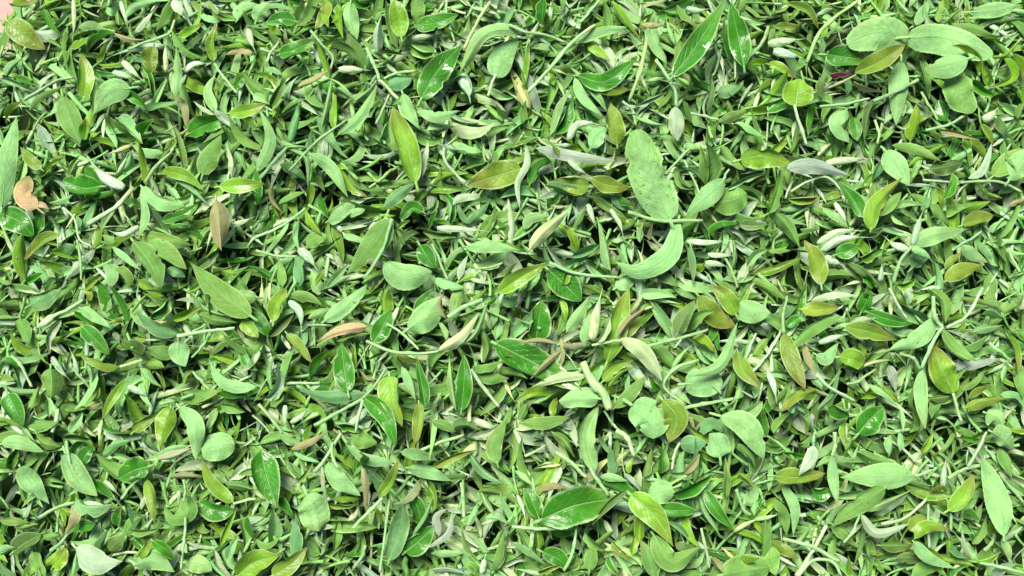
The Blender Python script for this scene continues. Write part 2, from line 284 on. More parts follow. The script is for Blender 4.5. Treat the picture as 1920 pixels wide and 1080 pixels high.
# ------------------------------------------------------------------ the pieces one can tell apart, noted as kind, colour, width, run of points (photo crops of 480 x 270, drawn four times up)
# L matte blade (underside up)  U glossy blade (upper side up)  B rolled bud  S stalk ; h layer, f fold, b bitten ; # its description
DATA = """
@0 0
U o 180 60,160 200,280 340,370 #dark olive leaf by the pink corner
U o 120 80,40 180,50 290,10
U g 110 330,70 380,170 460,270
L m 110 490,230 465,330 490,490
B s 36 550,0 555,180 540,335
L p 80 590,210 690,185 790,230
L m 90 880,80 890,190
L p 80 950,130 1010,50 1170,15
B s 36 905,10 940,130 965,230
B s 50 1020,245 1090,160 1190,40
L m 120 1270,10 1210,110 1170,240
B s 70 1300,10 1350,90 1400,150
U g 100 850,240 740,300 650,390
L k 70 850,245 980,290 1090,300
S m 46 960,370 1120,310 1270,250 1310,150
U o 150 1150,350 1130,450 1150,550
U y 95 1600,460 1580,320 1630,155 h2 #upright olive leaf in the upper left
L m 100 1290,240 1390,370 1550,450
L p 85 1320,730 1330,520 1320,330 h2 #straight pale mint leaf high on the left
B s 40 1245,540 1240,400 1250,270
U y 130 630,740 640,560 610,400 h3 #yellow-edged bright leaf near the upper left
L p 180 980,660 820,700 700,860 h2 #bent pale leaf below the yellow-edged one
U g 130 940,700 1020,740 1100,800 h1
U g 90 1060,470 1120,600 1160,750
B s 50 850,540 950,570 1030,610
B s 50 920,460 1000,540 1090,620
L p 60 1140,810 1190,700 1250,590
L p 90 1080,840 1220,800 1340,760
L m 170 470,720 530,900 600,1080 h1 #long dull green leaf in the upper left
U y 130 630,1050 650,960 640,890 h1
L p 130 880,890 980,980 1070,1080
L p 80 0,590 120,620 250,690
U g 90 120,580 200,610 300,640
S s 50 180,750 290,680 420,600 550,580
L m 60 220,830 300,730 500,640
U o 100 50,890 100,820 160,760
L p 100 40,570 90,500 170,440
S p 46 1610,480 1680,580 1780,700
B s 50 1380,540 1460,480 1600,480
U g 110 1760,650 1800,600 1840,550
L p 100 1620,830 1560,680 1620,550
U g 200 1420,1000 1560,930 1690,880
L m 130 1540,1060 1660,1000 1780,920
U y 110 1710,850 1850,830 1990,780 h2 #small yellow-green leaf lying flat, upper left
S k 40 1290,1050 1400,970 1500,870
L k 70 1300,710 1370,800 1400,960
U g 120 1060,1020 1110,950 1150,890
L k 70 1890,400 1800,380 1690,410
B s 50 1860,220 1880,300 1920,400
L p 130 1780,150 1850,80 1960,40
L p 80 1560,10 1600,60 1640,110
U y 90 1340,270 1430,230 1520,170
@1 0
U g 120 300,160 180,140 60,185 h2 #dark glossy leaf near the top left edge
L p 60 70,45 180,40 290,90
L p 150 0,160 40,90 100,20
U o 120 530,0 510,110 440,220
U g 130 170,410 300,370 450,290 h1 #boat-shaped dark leaf with pale rim, upper left
L p 120 710,10 710,150 760,300 h1
U g 110 740,10 800,40 870,20
U y 150 1090,280 1070,150 1040,0 h2 #shiny leaf at the top edge left of centre
L m 140 1200,-20 1200,90 1210,190
L s 110 910,390 910,250 940,110
U g 170 1200,200 1350,170 1520,110
B s 50 1170,290 1290,270 1400,240
S p 46 1430,0 1430,150 1490,320
S w 60 1560,370 1640,200 1760,10 h1
L s 60 1610,60 1720,90 1840,120
U y 130 1150,340 1260,380 1370,400
U g 200 1240,740 1360,530 1540,340 h2 #broad wet glossy leaf in the upper middle
L p 130 2010,220 1720,260 1530,540 h3 f-.6 #arched yellow-rimmed leaf in the upper middle
L p 190 1800,580 1850,430 1970,280 h1 #smooth pale leaf under the arched yellow-rimmed leaf
S s 60 1740,720 1800,560 h1
B s 90 1540,560 1590,670 1610,780
L k 60 310,655 440,610 550,530
S m 46 410,230 500,340 580,430 560,520 h1
U d 130 560,360 690,400 800,480
B s 60 620,520 740,520 870,530 h1
S p 56 830,360 900,530 920,600 h2
S p 50 920,600 1000,660 1070,740 h2
L p 80 490,960 530,780 570,570 h1
U y 70 580,970 590,780 580,600 h1
L p 110 610,1010 770,890 910,640 h2 f-.5 #folded pale leaf slanting in the upper left middle
U g 90 700,970 800,900 890,810
L p 80 610,660 680,710 760,770
L p 110 740,760 830,690 910,600
L p 150 1100,700 1150,830 1230,970 h1
L p 100 1210,830 1370,880 1530,830 h2 #horizontal pale leaf in the upper middle
L p 90 1280,980 1380,970 1500,950
U y 190 1200,1370 1120,1050 1025,800 h2 #pointed bright leaf with pale folded rim, upper middle
L p 110 10,1290 110,1050 20,800 h1
B t 60 250,1070 290,920 340,690
L d 90 110,800 160,690 230,580
L p 70 60,510 130,530 200,560
S s 40 80,470 110,380 180,290
S m 50 250,1280 430,1080 560,980 680,900 h2
S m 46 900,930 950,830 1000,710 h1
L t 170 1000,650 1080,620 1170,590
S p 50 960,590 1060,550 1200,530
U d 60 890,400 980,400 1120,410
@2 0
U g 130 220,180 230,90 240,-20 h1
S p 60 -20,190 100,240 260,260 400,320 h3
S p 70 120,690 300,500 450,320 620,190 h2
S p 50 510,170 590,80 660,0
L p 110 480,310 680,240 880,200 h1 #pale leaf on a thick stem, top centre
U y 70 740,10 850,170 980,320 h1
L p 180 830,-20 880,80 950,180
B k 50 970,190 1080,190 1190,190 h2
S y 60 1020,220 1000,380 960,560 880,760 h2
U p 140 1040,220 1090,350 1150,470 h1
S p 60 1080,450 1160,570 1220,680 1230,800 h2
L s 120 1220,800 1230,940 1240,1060 h1 #silvery spindle hanging from a stem, top centre
U g 170 1200,580 1390,330 1610,-20 h3 #long glossy leaf at the top right of centre
U g 170 1740,500 1690,250 1640,20 h2 #dark trough-shaped leaf at the top right of centre
U g 80 1640,450 1590,270 1590,120
L m 110 1240,40 1310,110 1400,210
B s 50 1310,60 1400,80 1500,60
U g 140 490,570 700,610 930,440 h2 #wet boat-shaped leaf at the top centre
U o 130 640,680 760,720 880,680
L p 90 470,580 540,730 680,870 h1
L p 80 560,640 650,740 710,830
L s 60 740,640 830,610 920,600
L y 90 560,340 650,390 740,460
U y 60 90,640 110,500 130,330
L p 70 290,1010 350,800 450,660 h1
U g 120 320,1010 400,850 460,710
B s 60 420,1050 500,930 700,940 h1
L o 140 790,1090 770,930 740,770 h3 #upright grey-olive leaf above the bitten leaf
L p 160 590,1110 640,1010 710,960
L p 70 930,890 1040,930 1150,940
S p 50 830,760 900,830 930,940
L s 60 940,800 1040,740 1160,690
S m 40 1570,370 1530,520 1500,570
L d 90 1460,830 1490,700 1500,560
L p 130 1540,690 1620,680 1690,640
L t 120 1650,720 1720,660 1740,600
S w 40 1665,410 1670,590 h1
S m 60 1770,440 1860,340 1920,200
U y 80 1760,500 1850,470 1960,480
S p 40 1340,850 1440,880 1550,900
L d 110 1560,920 1640,880 1760,830
L p 110 1660,930 1760,1000 1910,1040
@3 0
U y 90 150,20 300,80 380,220 h1
S y 70 290,470 370,270 470,160 670,10 h2
B s 70 0,330 120,310 280,290
B s 80 40,380 160,410 280,440
U o 70 50,200 150,200 240,190
L p 260 1050,280 830,250 590,330 h2 #broad oval pale leaf in the top right cluster
U g 180 440,410 590,430 730,450 h1 #deep green leaf under the broad oval leaf
L r 100 460,560 540,540 640,550 h2
U o 150 650,550 820,470 1030,335 h3 f.5 #amber boat-shaped leaf in the top right cluster
S k 40 450,660 560,610 660,560 h3
L p 240 1050,280 1330,290 1690,410 h2 #longest pale leaf in the top right cluster
L m 120 1390,180 1560,210 1710,270 h1
L p 170 1500,440 1330,500 1170,520 h5 #short oval leaf below the longest pale leaf
L p 150 1000,460 980,650 960,940 h1 #hanging pale leaf below the top right cluster
L m 100 1140,430 1180,560 1210,750
L m 220 1400,560 1430,700 1530,850 h2 #rounded dull green leaf near the right top corner
U g 120 1530,620 1620,690 1700,720
L p 140 1530,90 1680,90 1870,40 h1 #flat pale leaf in the top right corner
L m 100 1280,170 1290,90 1320,0
L p 110 1110,190 1160,90 1210,0
U o 60 1490,170 1490,110 1490,30
L p 90 1060,60 1090,30 1130,-10
U y 110 0,480 90,510 210,590
U y 240 210,800 220,700 240,590 h2 #wide bright green leaf tip on a pale stem
S s 60 200,790 240,930 290,1090 h2
U g 110 350,790 330,900 300,1020
L p 140 590,820 530,930 610,1070 h2 #curved whitish leaf below the leafy right-hand stem
L d 100 850,730 760,830 720,1050 h1
S m 56 390,800 580,780 760,740 h2
S m 60 790,760 950,690 1130,600 h2
U g 130 640,880 660,970 670,1060
L d 90 410,740 420,630 450,520
L k 60 640,610 760,660 880,690
L p 50 870,930 960,870 1060,840
S p 50 800,900 830,1000 820,1080
U y 120 1070,1060 1110,900 1110,780
U g 130 1330,910 1310,830 1280,750
S m 40 1150,690 1210,800 1270,900 h1
S m 46 1180,980 1340,940 1480,860 h1
L k 60 1280,970 1430,1000 1590,1050
U y 80 1770,440 1820,580 1670,660 h1
U y 120 1820,430 1880,500 1920,600
S o 60 1690,430 1790,410 1900,290 h1
B s 70 1610,900 1670,870 1730,800
L d 100 1720,870 1760,950 1830,1050
U o 90 1600,930 1650,1000 1690,1080
B s 40 1640,180 1750,240 1850,310
L m 100 1870,890 1900,820 1930,760
@0 1
L p 150 10,490 50,150 125,-210 h2 #big pale leaf cut by the left edge
U d 60 40,460 80,300 130,70
L p 90 90,470 130,280 180,110
U o 100 310,190 230,120 150,20 h2 #small amber leaf tip near the left edge
L a 150 280,480 180,380 220,240 h2 #peach-coloured leaf near the left edge
U a 70 240,460 310,450 370,490 h2
U y 70 300,250 400,160 480,100
U g 190 750,320 620,330 470,270 h1 #broad deep green leaf on the left
U g 130 750,320 700,250 640,170
B s 80 930,330 780,250 650,90 h2 #long silvery bud on the left
U g 90 690,400 790,400 910,350
S s 80 660,600 870,480 1000,330 h2
S m 56 1090,290 1180,170 1280,70 h2
L p 90 1220,70 1100,70 980,0
L p 130 1060,320 1180,430 1390,470 h1 #pale leaf beside the thick pale stem, left
L p 90 1050,370 1060,500 1040,700 h1
U y 110 1220,200 1390,240 1530,350 h2 #yellow-green leaf with pale rim on the left
L p 60 1240,240 1400,330 1580,470 h1
U g 110 1220,580 1370,530 1490,450 h1 #dark cupped leaf on the left
L m 150 1520,230 1560,120 1660,-70 h1 #plain green strap leaf on the left
L s 70 1740,250 1750,130 1700,0
U y 120 1640,320 1780,310 1990,300 h3 #yellow-brown glossy oval leaf on the left
L k 150 1620,420 1640,560 1660,800 h3 f-1 #crumpled tan bud with a purplish tip
L d 120 1480,930 1560,870 1640,790
L m 130 1060,680 1240,720 1440,760
L m 150 1100,760 1250,830 1400,940 h1
L m 170 1000,730 1120,880 1210,1080 h2 b #ragged leaf with torn edge, left
L p 110 1250,940 1330,960 1390,1000
U g 190 0,520 140,580 250,690 h1 #glossy green leaf at the left edge
U g 130 240,690 290,590 310,500
U o 110 440,680 330,720 180,870 h2 #olive-yellow curled leaf near the left edge
B s 50 1040,620 920,680 790,640
S s 46 470,480 560,560 600,720 690,770
L y 90 710,780 730,700 740,610 h1
L m 100 860,740 810,720 770,680
L t 120 440,860 500,800 570,760
L p 60 840,770 960,870 1060,950
L p 130 770,900 800,1000 820,1090
L m 130 860,940 930,1000 970,1090
U o 80 640,1090 700,1030 760,990
U g 100 200,1040 260,1010 320,970
S m 40 580,720 600,880 610,1020
S m 40 10,600 60,720 130,860
L m 200 1880,1290 1640,1110 1430,890 h2 #large flat green leaf left of centre
L p 60 370,440 470,410 560,370
B s 40 1730,610 1830,580 1920,540
@1 1
S t 60 30,260 130,140 240,20 h2
L p 110 400,70 560,180 690,400 h2 #long pale strap leaf left of centre
L p 60 260,40 380,120 390,340
U y 110 620,190 720,320 840,400
L t 130 190,150 280,210 370,270
L p 150 540,580 640,520 740,420
L p 90 690,540 760,510 820,490
L k 60 110,290 110,420 200,520
L m 80 170,450 260,420 370,360
U g 80 480,390 510,480 540,560
S p 46 0,700 160,630 370,480 h1
L p 80 330,560 310,700 330,820
L y 80 370,490 430,590 490,680 h1
L m 140 380,770 450,720 540,690
L t 110 960,470 1060,390 1200,290 h2 #blunt grey-green bud left of centre
U g 110 1250,510 1170,480 1085,560 h2 #small bright cupped leaf left of centre
U o 220 1990,190 1800,240 1580,310 h2 #broad yellow-amber leaf above centre
S s 50 1410,30 1430,130 1560,290 h1
L s 80 1220,260 1260,120 1290,-20 h1
U g 130 1450,600 1440,480 1430,370
U g 60 1300,620 1330,540 1360,480
L t 90 1500,440 1560,520 1600,600
L t 110 1580,610 1670,530 1740,440
B s 50 1360,630 1570,640 1770,660 h1
U d 90 1250,660 1370,680 1520,690
L p 110 1570,770 1750,765 1975,800 h2 #bright pale flat leaf just above centre
L m 190 1000,570 870,760 680,980 h2 #broad toothed green leaf left of centre
S m 56 1020,560 950,780 810,1010 h3
U g 130 1230,760 1280,840 1340,930 h1 #small deep green oval leaf near the centre
L p 200 960,890 1110,1000 1320,960 h2 f-.3 #wide curved pale leaf left of centre
S p 46 1320,750 1390,890 1440,1020
S p 40 0,800 150,830 310,840
L t 120 320,840 320,950 330,1070
B s 70 320,790 400,860 470,960
L m 80 200,1070 180,960 170,860
L p 90 530,1080 620,980 700,890
U y 60 450,1060 500,990 520,930
L p 70 650,680 740,700 830,740
L m 60 1060,640 1100,600 1160,570
S y 60 850,330 950,260 1020,190
L p 120 1460,10 1570,50 1690,60
L p 90 1330,1010 1440,1050 1560,1080
L s 60 1520,1020 1540,920 1590,830
S m 40 1650,940 1750,920 1850,890
@2 1
L p 300 1185,570 1040,250 930,-110 h4 b f-.3 #biggest pale leaf with a bitten edge
L q 100 180,30 450,90 780,130 h2 #grey-violet folded leaf above centre
B q 40 420,120 500,190 600,250 h2
U o 150 580,320 430,300 280,280 h1 #amber-green leaf above centre
U o 130 590,260 720,310 890,330 h1
L t 110 250,310 430,380 650,420
L p 110 740,400 830,450 920,500
S y 60 870,510 1100,575 1430,575 h3
L p 160 1250,570 1180,830 950,960 780,890 h3 f-.15 #big crescent-shaped pale leaf right of centre
L p 150 1590,270 1470,390 1310,520 h3 #matte spindle-shaped leaf right of the bitten leaf
S p 40 1580,280 1630,190 h3
L p 70 1600,350 1740,260 1910,210 h1
L m 210 1510,440 1640,420 1760,370 h1 #rounded green leaf behind the matte spindle
U y 180 1710,120 1880,90 2110,160 h2 #vivid yellow-green leaf right of centre
L m 100 1450,300 1440,130 1410,0
S p 46 1150,230 1240,130 1330,40 h1
S p 46 1290,120 1340,240 1400,370 h1
L m 90 1240,170 1290,290 1370,340
L s 60 110,10 110,150 40,300 60,490 h1
U g 130 130,310 200,190 300,130
L w 110 130,790 250,650 420,500 h2 f-1 #cream white rolled bud just above centre
L p 100 90,640 150,570 280,540
U y 110 470,770 440,680 390,610
L m 90 470,620 500,550 550,480
B s 40 570,450 600,550 640,640
L p 90 740,950 700,750 640,560 h1
B s 40 740,490 810,600 840,720
L t 110 450,840 550,810 650,760
L p 100 960,740 970,660 1000,570
U k 50 1030,720 1040,650 1050,590
U y 120 -110,1120 80,990 280,890 h2 f.5 #folded yellow-rimmed leaf at the centre
S p 60 280,890 480,970 800,1000 h1
L y 80 370,1060 400,970 500,940
U g 220 280,950 400,1060 520,1180 #dark wet leaf low in the centre gap
B s 46 1310,730 1480,740 1670,720
L p 100 1340,760 1380,900 1360,1050
U g 90 1480,680 1570,620 1700,590
U d 90 1700,600 1810,610 1920,600
L m 110 1680,510 1750,540 1840,570
L p 90 1760,920 1830,830 1920,790
S m 50 1580,830 1650,950 1690,1080
L d 110 1060,960 1160,1000 1250,1070
L p 160 780,1080 850,1040 930,980
B s 46 1450,890 1550,900 1640,930
B s 40 1470,830 1580,835 1690,840
S y 40 730,200 740,140 770,50
@3 1
L q 120 140,180 350,170 620,240 h2 #silvery grey leaf on the right
B s 60 440,140 600,120 810,110
L p 170 880,50 970,170 1060,310 h1 #pale leaf with small specks on the right
L m 90 930,10 1120,50 1300,130
L d 150 1210,190 1330,170 1460,140
L y 120 770,650 800,470 1010,250 h3 f-.6 #tall curled yellow-rimmed leaf on the right
L m 120 820,530 910,460 1000,360 h1
U g 120 720,550 640,420 530,280 h2 #bright grass-green leaf on the right
S s 50 170,360 300,280 450,250 600,410 h1
S s 40 130,410 160,320 200,220
L m 100 10,520 70,350 90,190
L m 120 50,510 150,620 240,780 h1
U o 140 400,1060 360,890 270,720 h2 #upright amber-olive leaf on the right
L m 90 0,800 90,790 170,800
L p 130 1100,740 1260,680 1490,640 h2 #clean pale leaf on the far right shoot
S m 60 940,1040 990,880 1090,760 h2
B s 50 1080,760 1120,620 1170,480 h2
B s 60 1050,790 950,760 870,690 h2
B p 60 1080,780 1180,830 1250,900 h2
L p 70 930,510 1010,580 1070,620
U g 120 510,830 600,800 690,760 h1 #vivid green leaf under silver stems, right
U g 110 690,850 780,810 870,790 h1
B s 60 370,750 530,660 740,650 h1
B s 60 400,800 560,710 790,700 h1
L m 110 700,920 830,870 990,820
U o 140 1460,610 1570,570 1690,540
L m 100 1220,480 1240,380 1260,330
L m 110 1230,450 1290,540 1360,620
S s 50 1160,270 1280,280 1400,290
S m 50 1440,290 1600,280 1750,290 1900,360 h1
U g 90 1310,410 1350,320 1380,210 h1
L s 70 1500,260 1610,190 1680,-10 h1
L m 200 1690,240 1800,150 1920,40 h1
L p 170 1810,270 1870,170 1970,40 h2 #whitish leaf cut by the right edge
L k 80 1810,460 1870,430 1960,410
L m 80 1480,480 1470,390 1480,320
L p 110 410,480 510,560 600,620
B s 40 500,440 560,530 600,640
L m 70 240,640 310,630 390,630
U o 110 150,410 250,400 370,390
U y 80 420,410 490,380 560,380
L t 100 780,270 820,190 850,120
L p 100 1450,760 1540,830 1650,890 h1
L t 60 1570,730 1620,800 1680,870
L o 120 1330,1030 1450,950 1620,910 h1 #olive-tinged leaf at the far right
L o 80 1330,940 1370,880 1440,820
S t 46 1380,800 1480,730 1600,660
B s 60 410,850 490,880 580,920
L m 130 420,990 530,980 650,990
U d 90 570,880 690,970 860,1080
U g 110 720,970 760,1020 790,1080
L t 140 1080,930 1150,850 1220,760
B s 40 840,1030 850,950 855,880
L y 100 960,1060 1040,1040 1110,1010
S p 46 1800,780 1840,870 1890,960
@0 2
L t 160 230,130 340,80 460,20 h1 #blue-green leaf near the left edge
S p 60 400,210 500,160 620,90 h2
B s 60 400,210 330,265 230,320 h2
L p 110 600,150 700,200 830,300 h3 #pale pointed leaf on a forked stem, left
L s 90 460,240 350,370 370,500 h1
U g 90 560,180 630,230 690,270 h1
U g 120 620,290 720,390 820,500 h2 #narrow dark glossy leaf on the left
U o 90 640,0 680,40 670,100
L m 140 150,230 180,320 220,420
U o 80 820,270 870,260 930,230
L w 60 850,330 880,370 895,420 h1
L t 110 1330,350 1180,310 1030,190 h2 #frosted blue-green leaf on a stem, left
S p 56 1330,360 1530,320 1760,300 h2
S p 40 1100,390 1220,390 1320,400 h1
U g 130 1130,220 1200,150 1270,80
U y 100 1300,240 1400,200 1510,140
L p 150 1340,400 1350,500 1390,590 h1 #blunt pale leaf beside a dark gap, left
L m 140 1310,500 1200,490 1100,450
L o 100 900,590 780,570 600,500 h1
S p 50 900,590 980,570 1070,540 h1
U d 130 1060,520 980,460 880,400
L p 50 990,390 1040,460 1090,530
L p 80 1050,600 1120,690 1210,740
U y 80 930,690 830,850 770,980 h2 #narrow yellow leaf on the left
U g 120 0,550 70,560 140,600
S p 50 90,510 180,600 240,740
L m 150 380,600 390,720 380,830 f-.9 h1 #rolled green leaf on the left
L p 100 350,820 360,900 370,970
B s 46 390,520 460,620 540,710
L p 60 660,560 690,640 690,740
S t 40 550,600 620,690 680,760
L k 70 640,900 700,880 770,860 h1
L y 70 690,850 740,810 750,750
U g 190 60,800 110,900 170,1040
L m 110 230,900 260,820 290,740
S s 60 390,1080 410,1000 430,910
L p 110 520,1080 580,1000 620,930
U o 110 1000,1080 1080,1010 1190,950 h1 #russet brown leaf in the lower left
L y 150 1280,900 1230,1050 1200,1200 h1 #yellowish blunt leaf in the lower left
L p 130 1340,890 1460,1030 1470,1290 h2 #smooth curved pale leaf in the lower left
S m 60 1200,870 1340,840 1450,800 h1
L m 130 1390,840 1500,810 1640,780
S m 50 1450,630 1510,700 1570,760
L p 100 1920,740 1760,740 1640,680 1565,530 h2 #upturned crescent leaf in the left half
U g 90 1630,790 1750,820 1860,800
S p 40 1440,520 1520,430 1580,350
L m 80 1570,510 1660,410 1810,370
U g 130 1830,440 1880,540 1930,620
L m 110 1380,720 1400,660 1450,620
L m 120 1650,880 1740,890 1840,930
B s 50 960,740 1050,780 1130,830
B t 50 870,880 920,940 960,1010
L p 130 1930,70 1830,60 1730,40
L m 130 1500,200 1620,240 1780,260
U y 130 1810,250 1870,300 1940,370
B s 40 1380,270 1440,380 1450,470
L p 40 1520,150 1630,190 1750,220
@1 2
L p 130 510,250 690,130 835,-30 h2 #long smooth pale leaf just left of centre
U y 140 130,250 150,120 230,10 h1
L d 130 90,360 170,260 290,180
U g 120 0,190 50,280 110,360
U o 100 230,340 320,440 420,560 h3 #tan-rimmed pointed leaf left of centre
B s 60 250,100 330,190 340,350 h1
L m 90 260,50 400,70 510,140
L p 80 390,230 490,190 580,150
S t 50 370,280 480,280 580,285
L a 110 830,290 620,330 460,400 h2 f-.5 #pink-tinged folded leaf left of centre
L m 60 600,400 740,350 870,340 h1
U g 140 880,410 940,310 1010,170 h2 #dark upright leaf left of centre
L y 130 960,190 960,90 990,0
L p 200 1140,310 1280,210 1390,60 h2 #large smooth pale leaf near the centre
U g 110 1190,200 1250,110 1330,0
S p 40 980,270 1090,330 1220,460 h3
L k 50 1430,230 1380,130 1410,30 h2
S p 70 1440,220 1560,150 1700,90 h1
L w 90 1370,470 1530,370 1680,180 h2 f-.6 #folded cream leaf near the centre
L p 70 1560,420 1650,330 1740,100 h1
S p 60 830,400 1000,470 1200,490 1370,475 h2
L p 110 1370,260 1400,330 1430,400
U g 160 690,780 660,600 640,410 h2 #wet upright dark leaf left of centre
U y 40 740,600 730,500 730,420
L m 90 200,740 240,590 290,450 h1
L p 50 120,770 110,640 140,500
S p 50 220,720 340,710 480,710
L t 110 810,790 580,820 320,770 h2 #horizontal grey-green spindle leaf, lower left middle
S m 56 440,1030 610,930 800,830 h2
S m 50 800,830 890,740 980,600 h2
U y 180 1000,660 1020,830 1100,1040 h2 #ruffled bright green leaf, lower left middle
U g 140 810,820 960,950 1050,1190 h2 #dark channelled leaf below the grey-green spindle
S s 60 800,840 770,960 750,1080 h2
U g 110 1270,880 1240,700 1210,530 h2 #slim upright leaf with pale side, below centre
U o 110 1220,860 1220,1000 1190,1180 h1 #dark amber trough leaf below the slim upright leaf
U g 130 1540,920 1560,700 1560,500 h2 #shiny upright leaf with pale flank, below centre
L p 80 1500,920 1470,730 1450,510 h2
S s 60 1610,610 1700,730 1820,890 h1
L m 90 1710,560 1740,440 1680,290
L m 100 1620,590 1740,570 1850,550
L m 110 1660,640 1760,670 1900,680
L o 70 1050,500 1150,540 1280,560
L p 70 1090,590 1140,720 1200,850
U g 130 600,990 690,1010 800,1070
B s 40 260,1010 340,960 420,880
B s 40 220,880 220,970 220,1070
S m 50 20,870 110,980 200,1090
L m 110 110,890 180,830 200,760
L m 100 470,700 540,660 580,590
L k 40 780,620 830,690 930,680
L p 80 1330,910 1370,840 1400,780
S w 70 1600,1000 1600,930 1600,860
L t 130 1480,1080 1580,1040 1680,1060
L m 90 1850,1070 1890,960 1920,890
L p 110 1850,70 1900,100 1960,60
L m 100 1320,1000 1420,1030 1500,1080
@2 2
U g 260 -120,420 200,580 530,770 h1 #big two-tone green leaf below centre
L k 60 370,470 240,570 140,680 h3
L w 90 560,660 360,680 150,740 h3 f-.6 #cream curled leaf across the two-tone leaf
L k 50 340,420 190,400 30,420 h3
L p 170 650,830 520,830 350,850 h3 #oval pale leaf below the two-tone leaf
U y 110 290,780 150,790 20,850
S p 130 730,910 690,790 600,700 530,560 h3
U g 190 180,380 200,240 220,90 #deep green upright leaf just below centre
L p 110 410,330 490,220 580,60 h2 #pale spindle standing just right of centre
U y 170 710,560 800,260 880,-10 h1 #tall yellow-rimmed leaf right of centre
B w 80 600,390 630,200 680,0 h3
L p 95 530,410 555,270 590,180 h3
L w 85 640,410 700,310 740,210 h3
L y 70 370,80 390,170 410,260
S k 120 390,430 460,440 560,425 h3
L w 120 810,380 980,480 1125,700 h3 f-.5 #twisted cream leaf right of centre
S p 40 600,430 720,410 820,395 h3
L k 80 790,370 880,240 1010,140 h3
U o 110 850,370 910,290 990,210
U y 100 680,700 780,590 920,540 h2 #small bright leaf beside the twisted cream leaf
L y 70 720,740 800,640 920,590 h1
L m 110 770,900 880,800 1000,660 h1 #plain green leaf below the twisted cream leaf
L p 80 850,810 850,720 880,640
L p 260 900,880 1030,980 1060,1130 h2 b #torn pale leaf in the lower middle
U o 180 1130,840 1230,970 1180,1160 h2 #wet amber leaf beside the torn pale leaf
U g 130 1110,760 1070,700 1020,660
S m 50 1400,540 1230,600 1140,740 1300,880 h1
S m 60 1260,910 1450,860 1660,830 h1
L p 90 1350,660 1570,570 1690,260 h3 f-.6 #thin sickle-shaped leaf right of centre
L p 210 1300,720 1430,710 1580,700 h1 #rounded pale leaf right of centre
U o 120 1690,470 1730,610 1860,740 h1 #rust-tipped amber leaf right of centre
L d 140 1240,340 1290,230 1370,90 h2 #speckled dull oval leaf right of centre
S m 50 1010,440 1200,380 1470,310 h1
S p 46 1270,380 1220,450 h1
L o 160 1400,60 1520,220 1680,290 h1
U y 160 1680,200 1600,60 1480,-20 h1
L p 180 1700,110 1790,170 1940,190 h2 #pale half-moon leaf right of centre
U y 90 1700,110 1740,30 1790,-40 h1
L p 50 1430,10 1510,80 1560,160 h1
U y 100 1350,380 1440,440 1540,500
S s 46 1790,640 1870,560 1940,470
S s 50 1750,530 1790,420 1830,340
L m 120 1810,500 1860,430 1920,380
L p 60 1230,770 1280,810 1340,870
L p 180 1560,960 1760,1030 1890,1280 h2 #toothed pale leaf in the lower right middle
L p 130 1690,970 1790,920 1880,850
U p 140 620,1380 560,1100 650,880 h2 #long smooth light leaf in the lower middle
S p 40 690,920 760,1020 830,1080
L m 110 70,1010 240,1010 430,970 h1 #shallow boat-shaped leaf below the two-tone leaf
L y 70 300,970 310,890 340,810
L m 110 50,990 90,920 120,850
L p 130 1430,1100 1500,1050 1580,1080
@3 2
L s 60 320,95 500,50 690,60 h1
U o 130 250,160 390,160 540,140
L m 110 190,440 330,310 550,210 h2 #clean green leaf arching on the right
L o 130 120,340 180,560 280,760 h2 #dull green drooping leaf on the right
S m 50 120,340 110,200 140,60 h2
U g 110 140,290 210,240 300,230
U g 140 700,180 740,90 760,0
U g 110 740,180 920,240 1090,270 h1 #dark narrow leaf on the right
U o 130 570,290 770,330 970,390 h1 #glossy olive leaf with wet highlights, right
B s 50 380,410 500,370 630,340
L p 120 360,500 440,540 530,410
U y 150 540,520 620,530 720,570 h1 #small shiny cup-shaped leaf on the right
L w 60 720,590 820,560 930,540 h1
L p 130 1260,220 1150,370 900,470 h3 #smooth pale leaf of the tall right shoot
L m 120 1220,10 1320,110 1330,260 h1
S p 60 1240,60 1250,200 1310,290 h2
S p 56 1310,290 1220,430 1150,600 h3
L y 200 1390,790 1300,600 1240,430 h2 #pod-like green leaf of the tall right shoot
S m 50 1390,790 1420,890 1450,1000 h2
L m 110 1310,310 1400,450 1570,550 h3 #drooping green leaf of the tall right shoot
L q 90 1370,590 1540,570 1740,530 h1 #frosted grey bud on the right
S s 60 1340,300 1490,210 1610,0 h2
L m 60 1440,75 1590,100 1750,150
L p 110 1540,330 1630,300 1760,280
L m 110 1460,450 1570,400 1640,360
L p 110 1160,610 1150,800 1180,1060 h2 #spotted pale leaf below the tall right shoot
L m 90 1120,730 1080,840 1110,950
L q 80 910,580 940,680 960,780 h1 #small frosted spindle on the right
S m 60 990,490 1090,530 1140,610 h1
L k 60 270,420 300,540 360,640 h1
S s 60 360,650 480,760 650,850 h2
L o 90 370,760 210,810 100,930 h2 #brownish arched leaf on the right
L t 70 370,920 500,790 540,600 h1
U g 180 680,1090 760,990 870,890 h1 #glossy green leaf tip in the lower right
U g 130 450,900 530,930 610,960
L p 80 740,720 880,790 980,890 h2
U o 50 860,730 930,790 980,870 h1
L p 90 990,900 1000,1000 1010,1090
L q 70 330,940 330,1000 340,1060
L o 100 1480,900 1620,850 1800,830 h1 #hooked olive leaf near the right edge
L p 110 1740,800 1850,830 1900,920
U y 70 1810,360 1850,480 1870,640
S p 50 1660,410 1740,480 1820,560
L m 60 1450,770 1550,700 1640,600
L o 70 1500,830 1570,790 1660,740
U g 90 1600,200 1700,220 1780,240
L p 100 930,300 1010,340 1100,320
S m 50 590,720 680,700 810,610
L y 40 680,400 710,450 740,510
S s 60 910,0 970,130 1040,230 h1
S t 46 1140,200 1060,140 1030,20
L d 90 1210,830 1310,820 1420,800
